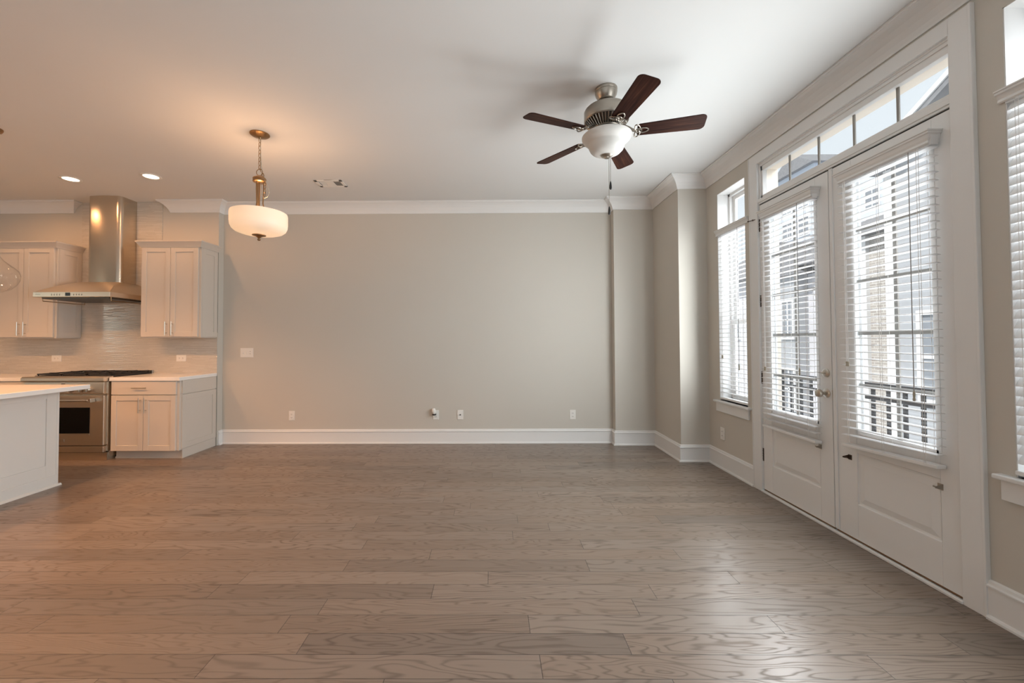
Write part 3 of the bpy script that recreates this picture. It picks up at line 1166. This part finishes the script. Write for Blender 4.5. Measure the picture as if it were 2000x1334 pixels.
# ------------------------------------------------------------------ range hood
hood = empty('range_hood', (-4.735, 5.0, 1.8), 'stainless chimney hood above the range', 'hood')
HX0, HX1, HY = -5.170, -4.300, 4.620
KB = K - .0105
band = MB()
band.box(HX0, HX1, HY, KB, 1.817, 1.873)
hb = band.build('canopy_rim', M['steel'], hood, bevel=.003)
MB().box(-4.800, -4.748, HY - .003, HY + .002, 1.827, 1.864).build('display', M['display'], hb)
for dx in (-.190, -.160, -.130, -.100, .060, .090, .120, .150):
    bt = MB()
    bt.lathe([(0, 0), (.005, 0), (.005, .003), (0, .004)], mtx=Matrix.Translation((-4.765 + dx, HY, 1.840)) @ Matrix.Rotation(PI / 2, 4, 'X'), seg=10)
    bt.box(-4.765 + dx - .004, -4.765 + dx + .004, HY - .001, HY + .001, 1.853, 1.856)
    bt.build('button', M['black_plastic'], hb)
MB().box(-5.140, -5.085, HY - .0015, HY + .002, 1.842, 1.848).build('badge', M['pewter'], hb)
cn = MB()
cx0, cx1, cy0 = -4.940, -4.530, 4.990
rows = []
N = 14


def chim_outline(inset=0.0, n=6):
    """plan outline of the chimney: rounded front corners"""
    r = .055
    pts = [(cx0, KB)]
    for k in range(n + 1):
        a = PI + (PI / 2) * k / n
        pts.append((cx0 + r + r * math.cos(a), cy0 + r + r * math.sin(a)))
    # slightly bowed front
    for f in (.25, .5, .75):
        pts.append((cx0 + r + (cx1 - cx0 - 2 * r) * f, cy0 - .014 * math.sin(PI * f)))
    for k in range(n + 1):
        a = 1.5 * PI + (PI / 2) * k / n
        pts.append((cx1 - r + r * math.cos(a), cy0 + r + r * math.sin(a)))
    pts.append((cx1, KB))
    return pts


top = chim_outline()
bot = []
for i, (x, y) in enumerate(top):
    # map each chimney outline point to the rim rectangle
    n = 6
    if i == 0:
        bot.append((HX0 + .004, KB))
    elif i == len(top) - 1:
        bot.append((HX1 - .004, KB))
    elif i <= n + 1:
        f = (i - 1) / n
        bot.append((HX0 + .004, KB + (HY + .004 - KB) * min(1, .55 + f * .9)) if f < .5 else (HX0 + .004 + (f - .5) * .16, HY + .004))
    elif i <= n + 4:
        f = (x - cx0) / (cx1 - cx0)
        bot.append((HX0 + (HX1 - HX0) * (.09 + .82 * (f - .134) / .732), HY + .004))
    else:
        f = (i - n - 5) / n
        bot.append((HX1 - .004 - (.5 - f) * .16, HY + .004) if f < .5 else (HX1 - .004, KB + (HY + .004 - KB) * min(1, .55 + (1 - f) * .9)))
for s in range(N + 1):
    t = s / N
    z = 1.872 + (2.034 - 1.872) * (1 - (1 - t) ** 1.55)
    rows.append([cn.bm.verts.new((bx + (tx - bx) * t, by + (ty - by) * t, z)) for (bx, by), (tx, ty) in zip(bot, top)])
for a, b in zip(rows[:-1], rows[1:]):
    for k in range(len(a) - 1):
        cn.bm.faces.new((a[k], a[k + 1], b[k + 1], b[k]))
    cn.bm.faces.new((a[-1], a[0], b[0], b[-1]))
cn.bm.faces.new(rows[0][::-1])
cn.bm.faces.new(rows[-1])
cn.smooth = True
cn.build('canopy', M['steel'], hood)
ch = MB()
ch.prism([(x, y) for x, y in top], 2.024, H - .001, Matrix.Identity(4))
ch.smooth = True
ch.build('chimney', M['steel_v'], hood)
MB().box(HX0 + .05, HX1 - .05, HY + .05, KB - .04, 1.800, 1.8175).build('filter', M['dark_pewter'], hood)
for x in (HX0 + .05, HX1 - .04):
    rl = MB()
    rl.tube([(x, HY + .06, 1.82), (x, HY + .06, 1.776), (x, KB - .06, 1.776), (x, KB - .06, 1.82)], .004, 8)
    rl.build('rail', M['bronze'], hood)

# ------------------------------------------------------------------ outlets and switch


def outlet(x, z, horizontal=False, wallY=K - .010, label='', group=None, kind='duplex'):
    o = empty('wall_outlet', (x, wallY, z), label, 'outlet', group)
    w, h = (.123, .080) if horizontal else (.075, .120)
    MB().box(x - w / 2, x + w / 2, wallY - .006, wallY, z - h / 2, z + h / 2).build('plate', M['plastic'], o, bevel=.003)
    if kind == 'coax':
        MB().lathe([(0, 0), (.008, 0), (.008, .006), (.005, .006), (.005, .014), (0, .014)], mtx=Matrix.Translation((x, wallY - .006, z)) @ Matrix.Rotation(PI / 2, 4, 'X'), seg=12).build('coax_jack', M['dark_pewter'], o)
        return o
    for s in (-1, 1):
        cx, cz = (x + s * .021, z) if horizontal else (x, z + s * .021)
        rw, rh = (.026, .034) if horizontal else (.034, .026)
        f = MB().box(cx - rw / 2, cx + rw / 2, wallY - .0085, wallY - .005, cz - rh / 2, cz + rh / 2)
        fo = f.build('receptacle', M['plastic'], o, bevel=.0012)
        sl = MB()
        for q in (-.0065, .0065):
            if horizontal:
                sl.box(cx - .005, cx + .004, wallY - .009, wallY - .008, cz + q - .0015, cz + q + .0015)
            else:
                sl.box(cx + q - .0015, cx + q + .0015, wallY - .009, wallY - .008, cz - .004, cz + .005)
        if horizontal:
            sl.box(cx + .006, cx + .010, wallY - .009, wallY - .008, cz - .002, cz + .002)
        else:
            sl.box(cx - .002, cx + .002, wallY - .009, wallY - .008, cz - .010, cz - .006)
        sl.build('slots', M['slot'], fo)
    return o


GO = 'white electrical outlets'
outlet(-5.525, 1.104, True, label='white outlet on the backsplash left of the range', group=GO)
outlet(-3.942, 1.101, True, label='white outlet on the backsplash under the right wall cabinet', group=GO)
outlet(-2.590, .355, False, L, 'white outlet low on the back wall below the light switches', GO)
outlet(-.740, .362, False, L, 'white outlet holding the plug-in air freshener', GO)
outlet(-.429, .362, False, L, 'white cable jack plate just right of the air freshener', GO, 'coax')
outlet(1.007, .360, False, L, 'white outlet low on the back wall beside the corner column', GO)
# outlet on the right wall
o = empty('wall_outlet', (R, 4.256, .355), 'white outlet under the narrow window by the corner column', 'outlet', GO)
MB().box(R - .006, R, 4.256 - .0375, 4.256 + .0375, .355 - .062, .355 + .062).build('plate', M['plastic'], o, bevel=.003)
for s in (-1, 1):
    fo = MB().box(R - .0085, R - .005, 4.239, 4.273, .355 + s * .021 - .013, .355 + s * .021 + .013).build('receptacle', M['plastic'], o, bevel=.0012)
    sl = MB()
    for q in (-.0065, .0065):
        sl.box(R - .009, R - .008, 4.256 + q - .0015, 4.256 + q + .0015, .355 + s * .021 - .004, .355 + s * .021 + .005)
    sl.build('slots', M['slot'], fo)
# plug-in air freshener
af = empty('air_freshener', (-.762, L - .0085, .40), 'white plug-in air freshener with dark dial on the back wall outlet', 'air freshener')
MB().lathe([(0, .395), (.020, .396), (.024, .405), (.024, .432), (.019, .445), (.012, .450), (0, .451)], origin=(-.765, L - .036, 0), seg=20).build('body', M['plastic'], af)
MB().box(-.781, -.749, L - .030, L - .0088, .368, .412).build('plug', M['plastic'], af, bevel=.003)
MB().lathe([(0, .362), (.024, .364), (.026, .372), (.024, .380), (0, .382)], origin=(-.757, L - .040, 0), seg=20).build('dial', M['black_plastic'], af)
MB().lathe([(0, .380), (.014, .380), (.016, .396), (0, .397)], origin=(-.760, L - .038, 0), seg=16).build('bottle', M['plastic'], af)
# switch
sw = empty('light_switch', (-3.175, L, 1.164), 'white three-gang switch plate on the back wall near the kitchen', 'switch')
MB().box(-3.258, -3.092, L - .006, L, 1.104, 1.224).build('plate', M['plastic'], sw, bevel=.003)
for k, x in enumerate((-3.221, -3.175)):
    tgl = MB().prism([(-.006, -.012), (.006, -.012), (.006, .012), (-.006, .012)], 0, .004, frame_mtx((x, L - .006, 1.164), (1, 0, 0), (0, 0, 1)))
    tgl.quadbox([(x - .004, L - .006, 1.150), (x + .004, L - .006, 1.150), (x + .004, L - .006, 1.166), (x - .004, L - .006, 1.166), (x - .003, L - .020, 1.146), (x + .003, L - .020, 1.146), (x + .003, L - .018, 1.155), (x - .003, L - .018, 1.155)])
    tgl.build('toggle', M['plastic'], sw)
MB().box(-3.145, -3.113, L - .009, L - .005, 1.132, 1.196).build('dimmer', M['plastic'], sw, bevel=.002)
for z in (1.150, 1.180):
    sl = MB()
    sl.box(-3.134, -3.131, L - .0095, L - .0085, z - .004, z + .004)
    sl.box(-3.127, -3.124, L - .0095, L - .0085, z - .004, z + .004)
    sl.build('slots', M['slot'], sw)

# ------------------------------------------------------------------ ceiling vent
vt = empty('ceiling_vent', (-1.825, 4.635, H), 'white ceiling air vent with dark louvres near the back wall', 'vent')
f = MB()
vx0, vx1, vy0, vy1 = -1.980, -1.670, 4.535, 4.735
f.box(vx0, vx1, vy0, vy0 + .035, H - .008, H - .0005)
f.box(vx0, vx1, vy1 - .035, vy1, H - .008, H - .0005)
f.box(vx0, vx0 + .035, vy0, vy1, H - .008, H - .0005)
f.box(vx1 - .035, vx1, vy0, vy1, H - .008, H - .0005)
f.box(-1.870, -1.780, vy0, vy1, H - .007, H - .0005)
f.build('frame', M['plastic'], vt, bevel=.002)
MB().box(vx0 + .03, vx1 - .03, vy0 + .03, vy1 - .03, H - .0015, H - .0005).build('duct', M['dark'], vt)
lv = MB()
lv2 = MB()
for k in range(5):
    x = vx0 + .045 + k * .015
    lv.quadbox([(x, vy0 + .03, H - .0065), (x + .0035, vy0 + .03, H - .0065), (x + .0035, vy1 - .03, H - .0065), (x, vy1 - .03, H - .0065),
                (x + .006, vy0 + .03, H - .002), (x + .0095, vy0 + .03, H - .002), (x + .0095, vy1 - .03, H - .002), (x + .006, vy1 - .03, H - .002)])
    x = vx1 - .045 - k * .015
    lv2.quadbox([(x - .0035, vy0 + .03, H - .0065), (x, vy0 + .03, H - .0065), (x, vy1 - .03, H - .0065), (x - .0035, vy1 - .03, H - .0065),
                (x - .0095, vy0 + .03, H - .002), (x - .006, vy0 + .03, H - .002), (x - .006, vy1 - .03, H - .002), (x - .0095, vy1 - .03, H - .002)])
lv.build('louvres', M['plastic'], vt)
lv2.build('louvres', M['plastic'], vt)

# ------------------------------------------------------------------ recessed lights


def can_light(x, y, label=None, power=125, wide=2.5):
    o = empty('recessed_light', (x, y, H), label or 'round recessed ceiling light beyond the left edge of the view', 'ceiling light', 'recessed kitchen lights')
    MB().lathe([(.070, H - .0005), (.095, H - .0005), (.095, H - .004), (.088, H - .008), (.072, H - .008), (.068, H - .004)], origin=(x, y, 0), seg=40, cap=False).build('trim_ring', M['plastic'], o)
    MB().lathe([(0, H - .003), (.070, H - .003), (.070, H - .0008), (0, H - .0008)], origin=(x, y, 0), seg=40).build('lens', M['lens'], o)
    s = light('recessed_lamp', 'SPOT', (x, y, H - .02), (0, 0, -1), power, WARM, spot_size=wide, spot_blend=.5, shadow_soft_size=.06)
    return o


can_light(-4.597, 4.459, 'recessed ceiling light left of the hood chimney, lit warm white', 19, 3.05)
can_light(-3.672, 4.403, 'recessed ceiling light right of the hood chimney, lit warm white', 19, 3.05)
for x, y in ((-5.55, 4.46), (-5.6, 2.6), (-4.6, 2.6), (-3.6, 2.5), (-5.4, 0.4), (-3.8, 0.2)):  # out-of-view cans added as warm fill for the kitchen
    can_light(x, y, None, *((19, 3.05) if y > 4 else (165, 2.35)))

# ------------------------------------------------------------------ drum pendant
PXc, PYc = -2.0, 3.519
pd = empty('pendant_light', (PXc, PYc, H), 'lit frosted drum pendant hanging on a bronze chain', 'pendant light')
MB().lathe([(0, H - .0005), (.078, H - .0005), (.078, H - .006), (.066, H - .016), (.030, H - .026), (.012, H - .032), (.008, H - .040), (0, H - .041)], origin=(PXc, PYc, 0), seg=40).build('canopy', M['bronze'], pd)


def chain(mb, p0, p1, link=.042, r=.0028):
    p0, p1 = Vector(p0), Vector(p1)
    d = p1 - p0
    n = max(1, int(d.length / (link - .010)))
    st = d / n
    t = d.normalized()
    a = t.cross(Vector((0.31, .95, 0.05))).normalized()
    b = t.cross(a)
    for k in range(n):
        c = p0 + st * (k + .5)
        s = a if k % 2 else b
        hl, hw = link / 2 - .004, .0095
        pts = []
        for q in range(12):
            an = 2 * PI * q / 12
            u, v = math.cos(an), math.sin(an)
            pts.append(c + t * (hl - hw) * (1 if u > 0 else -1) * (1 if abs(u) > .01 else 0) + t * hw * u + s * hw * v)
        mb.tube(pts, r, 6, closed=True)
    return mb


c = MB()
chain(c, (PXc, PYc, H - .038), (PXc, PYc, 2.785))
c.tube([(PXc + .027 * math.cos(q), PYc, 2.756 + .027 * math.sin(q)) for q in [2 * PI * k / 20 for k in range(20)]], .003, 6, closed=True)
chain(c, (PXc + .008, PYc, 2.790), (PXc + .055, PYc - .01, 2.675))
chain(c, (PXc + .055, PYc - .01, 2.675), (PXc + .050, PYc - .01, 2.545))
c.build('chain', M['bronze'], pd)
cw = MB()
cw.tube([(PXc + .004, PYc, H - .05), (PXc + .012, PYc, 2.86), (PXc + .020, PYc, 2.78), (PXc + .045, PYc - .005, 2.70), (PXc + .075, PYc - .005, 2.63), (PXc + .088, PYc - .005, 2.58), (PXc + .075, PYc - .005, 2.545), (PXc + .045, PYc - .005, 2.53), (PXc + .022, PYc, 2.56), (PXc + .015, PYc, 2.64), (PXc + .01, PYc, 2.68)], .0022, 6)
cw.build('cable', M['tassel'], pd)
MB().lathe([(0, 2.730), (.012, 2.730), (.024, 2.722), (.040, 2.712), (.050, 2.706), (.053, 2.698), (.048, 2.690), (.052, 2.684), (.052, 2.674), (.044, 2.668), (0, 2.668)], origin=(PXc, PYc, 0), seg=32).build('hub', M['bronze'], pd)
rods = MB()
for k in range(3):
    a = 2 * PI * k / 3 + .35
    ca, sa = math.cos(a), math.sin(a)
    rods.tube([(PXc + ca * r, PYc + sa * r, z) for r, z in ((.033, 2.672), (.034, 2.60), (.031, 2.54), (.028, 2.49), (.036, 2.45), (.052, 2.41), (.064, 2.37))], .0055, 8)
rods.tube([(PXc, PYc, 2.67), (PXc, PYc, 2.24)], .006, 8)
rods.build('rods', M['bronze'], pd)
sh = MB()
pr = [(.219, 2.404), (.222, 2.390), (.222, 2.316), (.219, 2.288), (.207, 2.262), (.186, 2.244), (.150, 2.231), (.100, 2.222), (.045, 2.217), (.012, 2.216)]
inner = [(max(r - .006, .012), z + (.004 if i > 4 else 0)) for i, (r, z) in enumerate(pr)][::-1]
sh.lathe(pr + inner, origin=(PXc, PYc, 0), seg=64, cap=False)
sh.build('shade', M['drum'], pd)
MB().lathe([(0, 2.220), (.054, 2.2165), (.054, 2.212), (.040, 2.208), (.020, 2.200), (.012, 2.192), (.008, 2.188), (.013, 2.182), (.013, 2.174), (.006, 2.168), (0, 2.167)], origin=(PXc, PYc, 0), seg=28).build('finial', M['bronze'], pd)
for k in range(3):
    a = 2 * PI * k / 3 + 1.2
    bx, by = PXc + .10 * math.cos(a), PYc + .10 * math.sin(a)
    MB().lathe([(0, 2.265), (.020, 2.272), (.028, 2.292), (.022, 2.318), (.013, 2.336), (.013, 2.36), (0, 2.36)], origin=(bx, by, 0), seg=16).build('bulb', M['bulb'], pd)
light('pendant_lamp', 'POINT', (PXc, PYc, 2.405), (0, 0, 1), 20, (1.0, 0.55, 0.28), shadow_soft_size=.06)

# ------------------------------------------------------------------ glass pendant at the left edge
gx, gy = -4.160, 3.387
gp = empty('pendant_light', (gx, gy, H), 'clear glass teardrop pendant over the island at left edge', 'pendant light')
MB().lathe([(0, H - .0005), (.066, H - .0005), (.066, H - .010), (.058, H - .024), (.014, H - .030), (.010, H - .045), (0, H - .046)], origin=(gx, gy, 0), seg=36).build('canopy', M['bronze'], gp)
MB().tube([(gx, gy, H - .04), (gx, gy, 2.16)], .004, 8).build('cord', M['bronze'], gp)
MB().lathe([(0, 2.165), (.014, 2.165), (.022, 2.15), (.024, 2.10), (.020, 2.07), (.020, 2.035), (0, 2.035)], origin=(gx, gy, 0), seg=24).build('socket', M['bronze'], gp)
gl = MB()
prof = [(.024, 2.115), (.028, 2.09), (.045, 2.05), (.085, 1.99), (.135, 1.945), (.168, 1.912), (.180, 1.872), (.176, 1.832), (.158, 1.790), (.125, 1.752), (.080, 1.728), (.035, 1.718), (0, 1.716)]
gl.lathe(prof, origin=(gx, gy, 0), seg=56, cap=False)
gl.build('globe', M['globe'], gp)
MB().lathe([(0, 1.905), (.020, 1.910), (.031, 1.935), (.028, 1.962), (.016, 1.990), (.014, 2.036), (0, 2.036)], origin=(gx, gy, 0), seg=20).build('bulb', M['bulb'], gp)

# ------------------------------------------------------------------ ceiling fan
FX, FY = .805, 2.915
fan = empty('ceiling_fan', (FX, FY, H), 'five-blade dark wood ceiling fan with frosted light bowl', 'ceiling fan')
MB().lathe([(0, H - .0005), (.077, H - .0005), (.078, H - .012), (.074, H - .020), (.077, H - .026), (.072, H - .048), (.058, H - .072), (.054, H - .078), (.056, H - .084), (.044, H - .092), (.034, H - .092), (.030, H - .078), (0, H - .078)], origin=(FX, FY, 0), seg=40).build('canopy', M['pewter'], fan)
MB().lathe([(0, H - .07), (.0125, H - .07), (.0125, 2.965), (.022, 2.960), (.030, 2.945), (0, 2.945)], origin=(FX, FY, 0), seg=20).build('downrod', M['pewter'], fan)
MB().lathe([(0, 2.968), (.060, 2.966), (.110, 2.958), (.140, 2.944), (.150, 2.934), (.154, 2.926), (.154, 2.866), (.148, 2.856), (0, 2.856)], origin=(FX, FY, 0), seg=56).build('motor_housing', M['pewter'], fan)
# vented lower dish
MB().lathe([(0, 2.858), (.140, 2.858), (.132, 2.846), (.092, 2.806), (.080, 2.800), (0, 2.800)], origin=(FX, FY, 0), seg=48).build('vent_dish', M['dark_pewter'], fan)
vn = MB()
for k in range(40):
    a = 2 * PI * k / 40
    ca, sa = math.cos(a), math.sin(a)
    vn.tube([(FX + ca * r, FY + sa * r, z) for r, z in ((.146, 2.856), (.136, 2.843), (.094, 2.802))], .0032, 5)
for r, z in ((.149, 2.855), (.092, 2.800)):
    vn.tube([(FX + r * math.cos(2 * PI * k / 48), FY + r * math.sin(2 * PI * k / 48), z) for k in range(48)], .0055, 6, closed=True)
vn.build('vent_ribs', M['pewter'], fan)
MB().lathe([(0, 2.802), (.072, 2.802), (.076, 2.790), (.060, 2.768), (.058, 2.750), (.100, 2.746), (.104, 2.738), (0, 2.738)], origin=(FX, FY, 0), seg=40).build('switch_housing', M['dark_pewter'], fan)
bw = MB()
bp = [(.166, 2.752), (.171, 2.747), (.170, 2.737), (.162, 2.722), (.148, 2.708), (.134, 2.698), (.127, 2.688), (.123, 2.672), (.113, 2.650), (.095, 2.632), (.068, 2.619), (.040, 2.613), (.022, 2.611), (.010, 2.611)]
bi = [(max(r - .006, .010), z + .005) for r, z in bp][::-1]
bw.lathe(bp + bi, origin=(FX, FY, 0), seg=64, cap=False)
bw.build('light_bowl', M['bowl'], fan)
MB().lathe([(0, 2.616), (.040, 2.615), (.041, 2.610), (.032, 2.603), (.018, 2.600), (.015, 2.592), (0, 2.590)], origin=(FX, FY, 0), seg=28).build('finial', M['pewter'], fan)
BZ = 2.768
for k, deg in enumerate((203.0, 277.0, 345.6, 60.5, 129.5)):
    a = math.radians(deg)
    ax = Matrix.Translation((FX, FY, BZ)) @ Matrix.Rotation(a, 4, 'Z')
    pitch = Matrix.Translation((.20, 0, 0)) @ Matrix.Rotation(math.radians(-13), 4, 'X') @ Matrix.Translation((-.20, 0, 0))
    BM = ax @ pitch
    bl = MB()
    r0, r1 = .205, .640
    pts = []

    def corner(cx, cy, rad, a0, a1, n=6):
        return [(cx + rad * math.cos(a0 + (a1 - a0) * q / n), cy + rad * math.sin(a0 + (a1 - a0) * q / n)) for q in range(n + 1)]
    hw0, hw1 = .056, .070
    pts += corner(r1 - .035, hw1 - .035, .035, PI / 2, 0)
    pts += corner(r1 - .035, -hw1 + .035, .035, 0, -PI / 2)
    pts += corner(r0 + .02, -hw0 + .02, .02, -PI / 2, -PI)
    pts += corner(r0 + .02, hw0 - .02, .02, PI, PI / 2)
    bl.prism(pts, -.003, .003, BM)
    inv = BM.inverted()
    blade = bl.build('blade', M['blade'], fan, bevel=.0015, uv=lambda co, inv=inv: ((inv @ co).x, (inv @ co).y))
    br = MB()
    # iron arm curving down from the motor to the blade root
    arm = [(.085, 0, .048), (.12, 0, .040), (.15, 0, .022), (.175, 0, .004), (.20, 0, -.006)]
    for dy in (-.010, .010):
        br.tube([ax @ Vector((r, dy * (1 + r), z)) for r, _, z in arm], .006, 8)
    # trefoil of three loops under the blade root
    for an in (0, 2.0, -2.0):
        lp = []
        for q in range(18):
            t = 2 * PI * q / 18
            u, v = .036 * (1 + math.cos(t)) * .9, .019 * math.sin(t) * (1.15 - .25 * math.cos(t))
            x = u * math.cos(an) - v * math.sin(an)
            y = u * math.sin(an) + v * math.cos(an)
            lp.append(BM @ Vector((.215 + x * (1.0 if an == 0 else .75), y, -.0075)))
        br.tube(lp, .0042, 6, closed=True)
    br.tube([BM @ Vector((.215 + .020 * math.cos(2 * PI * q / 14), .020 * math.sin(2 * PI * q / 14), -.0075)) for q in range(14)], .004, 6, closed=True)
    br.build('blade_iron', M['pewter'], blade)
for (dx, dy, zb) in ((.012, -.012, 2.365), (.0, -.018, 2.185)):
    pc = MB()
    x, y = FX + .010 + dx, FY + dy
    pc.tube([(x, y, 2.60), (x, y, zb + .055)], .0016, 6)
    po = pc.build('pull_chain', M['pewter'], fan)
    MB().lathe([(0, 0), (.006, .001), (.009, .012), (.008, .030), (.006, .046), (.003, .058), (0, .060)], origin=(x, y, zb), seg=14).build('fob', M['black_plastic'], po)

# ------------------------------------------------------------------ outside
struct(MB().box(R + .2, 40, -20, 46, -12.2, -12.0).build('ground', M['ground']), 'pale paving outside below the balcony', 'ground')
dk = MB().box(R + .2, 3.6, .8, 4.9, -.16, -.03)
struct(dk.build('balcony_floor', M['ground']))
# stucco reveals of the outer wall round the doors
ev = MB()
ev.box(R + .06, R + WT, DY0, DY1, 2.80, 2.87)
ev.box(R + .06, R + WT, DY1, DY1 + .02, 0, 2.87)
ev.box(R + .06, R + WT, DY0 - .02, DY0, 0, 2.87)
struct(ev.build('trim_6', M['stucco']), 'beige outer head and side reveal beyond the transom', 'reveal')
rl = empty('balcony_railing', (3.32, 2.9, -.03), 'black metal balcony railing outside the french doors', 'railing')
MB().box(3.295, 3.345, .9, 4.85, .885, .925).build('top_rail', M['rail'], rl)
MB().box(3.305, 3.335, .9, 4.85, .780, .805).build('middle_rail', M['rail'], rl)
MB().box(3.305, 3.335, .9, 4.85, .06, .085).build('bottom_rail', M['rail'], rl)
for k in range(28):
    y = .97 + k * .142
    MB().box(3.310, 3.330, y - .012, y + .012, -.03, .885).build('baluster', M['rail'], rl)
for y in (.9, 4.85):
    MB().box(3.29, 3.35, y - .03, y + .03, -.03, .96).build('post', M['rail'], rl)


def ext_window(par, x, y0, y1, z0, z1):
    f = MB()
    f.box(x - .06, x + .02, y0 - .09, y0, z0 - .09, z1 + .09)
    f.box(x - .06, x + .02, y1, y1 + .09, z0 - .09, z1 + .09)
    f.box(x - .06, x + .02, y0, y1, z0 - .09, z0)
    f.box(x - .06, x + .02, y0, y1, z1, z1 + .09)
    f.box(x - .04, x + .02, (y0 + y1) / 2 - .03, (y0 + y1) / 2 + .03, z0, z1)
    f.box(x - .04, x + .02, y0, y1, (z0 + z1) / 2 - .03, (z0 + z1) / 2 + .03)
    o = f.build('window', M['extwhite'], par)
    MB().box(x - .02, x + .01, y0, y1, z0, z1).build('pane', M['extglass'], o)


# brick townhouse straight across
XZ = Matrix(((1, 0, 0, 0), (0, 0, 1, 0), (0, 1, 0, 0), (0, 0, 0, 1)))      # profile in X-Z, extruded along Y
YZ = Matrix(((0, 0, 1, 0), (1, 0, 0, 0), (0, 1, 0, 0), (0, 0, 0, 1)))      # profile in Y-Z, extruded along X
bt = empty('brick_townhouse', (14, 13, -12), 'tan brick townhouse across the street seen through the near door', 'building')
MB().box(12.0, 18, 9.0, 13.35, -12, 4.6).build('wall', M['brick'], bt)
MB().box(11.88, 12.02, 13.28, 13.44, -12, 4.65).build('corner_board', M['extwhite'], bt)
MB().prism([(11.5, 4.6), (18.3, 4.6), (15, 7.0)], 8.8, 13.6, XZ).build('roof', M['roof'], bt)
for (y0, y1, z0, z1) in ((10.9, 11.8, 1.6, 3.2), (10.9, 11.8, -1.5, .1)):
    ext_window(bt, 11.98, y0, y1, z0, z1)
# pale siding townhouse further along
st_ = empty('siding_townhouse', (15, 18, -12), 'pale siding townhouse with grey gable seen through the far door', 'building')
MB().box(13.0, 19, 15.4, 26, -12, 4.3).build('wall', M['lilac'], st_)
MB().box(12.6, 13.0, 17.2, 19.4, -12, 4.0).build('bay', M['siding'], st_)
MB().prism([(12.3, 4.3), (19.6, 4.3), (16, 6.4)], 15.1, 26.2, XZ).build('roof', M['roof'], st_)
MB().prism([(16.7, 4.0), (19.9, 4.0), (18.3, 5.6)], 12.3, 14.5, YZ).build('gable', M['roof'], st_)
for (y0, y1, z0, z1) in ((17.5, 18.1, 1.4, 2.9), (18.5, 19.1, 1.4, 2.9), (17.5, 18.1, -1.6, 0), (18.5, 19.1, -1.6, 0)):
    ext_window(st_, 12.58, y0, y1, z0, z1)
for (y0, y1, z0, z1) in ((15.9, 16.6, 1.4, 2.9), (20.2, 21, 1.4, 2.9), (15.9, 16.6, -1.6, 0), (20.2, 21, -1.6, 0), (22, 22.8, 1.4, 2.9), (22, 22.8, -1.6, 0)):
    ext_window(st_, 12.98, y0, y1, z0, z1)
# apartment block far behind
ap = empty('apartment_block', (30, 33, -12), 'pale blue apartment block rising far behind the townhouses', 'building')
MB().box(26, 34, 24, 33, -12, 12.6).build('wall', M['towerwall'], ap)
MB().box(25.6, 34, 33, 37.2, -12, 15.4).build('wing', M['towerwall'], ap)
MB().prism([(32.6, 15.4), (37.6, 15.4), (35.1, 17.0)], 25.2, 34.4, YZ).build('roof', M['roof'], ap)
for r in range(3):
    for k in range(5):
        ext_window(ap, 25.97, 24.3 + k * 1.8, 25.3 + k * 1.8, 6.2 + r * 2.1, 7.5 + r * 2.1)
    for k in range(2):
        ext_window(ap, 25.57, 33.6 + k * 1.9, 34.7 + k * 1.9, 7.6 + r * 2.3, 9.0 + r * 2.3)
# neighbouring gabled house at the right
gh = empty('gable_house', (11, 6.3, -12), 'grey gabled house at the right, its roof edge rising in the transom', 'building')
gw = MB()
gw.prism([(4.2, -12), (8.35, -12), (8.35, 4.75), (6.275, 5.9), (4.2, 4.75)], 8.0, 14, YZ)
gw.build('wall', M['siding'], gh)
rf = MB()
rf.prism([(8.65, 4.82), (8.55, 4.65), (6.275, 5.92), (4.0, 4.65), (3.9, 4.82), (6.275, 6.15)], 7.6, 14.3, YZ)
rf.build('roof', M['roof'], gh)
rk = MB()
rk.prism([(8.66, 4.80), (8.62, 4.71), (6.275, 6.04), (6.275, 6.13)], 7.57, 7.62, YZ)
rk.prism([(3.89, 4.80), (3.93, 4.71), (6.275, 6.04), (6.275, 6.13)], 7.57, 7.62, YZ)
rk.build('rake_board', M['extwhite'], gh)
MB().box(7.92, 8.02, 8.25, 8.42, -12, 4.7).build('corner_board', M['extwhite'], gh)
for (y0, y1, z0, z1) in ((7.05, 7.75, .2, 1.75), (5.2, 5.9, .2, 1.75), (7.05, 7.75, -2.6, -1.1)):
    ext_window(gh, 7.98, y0, y1, z0, z1)
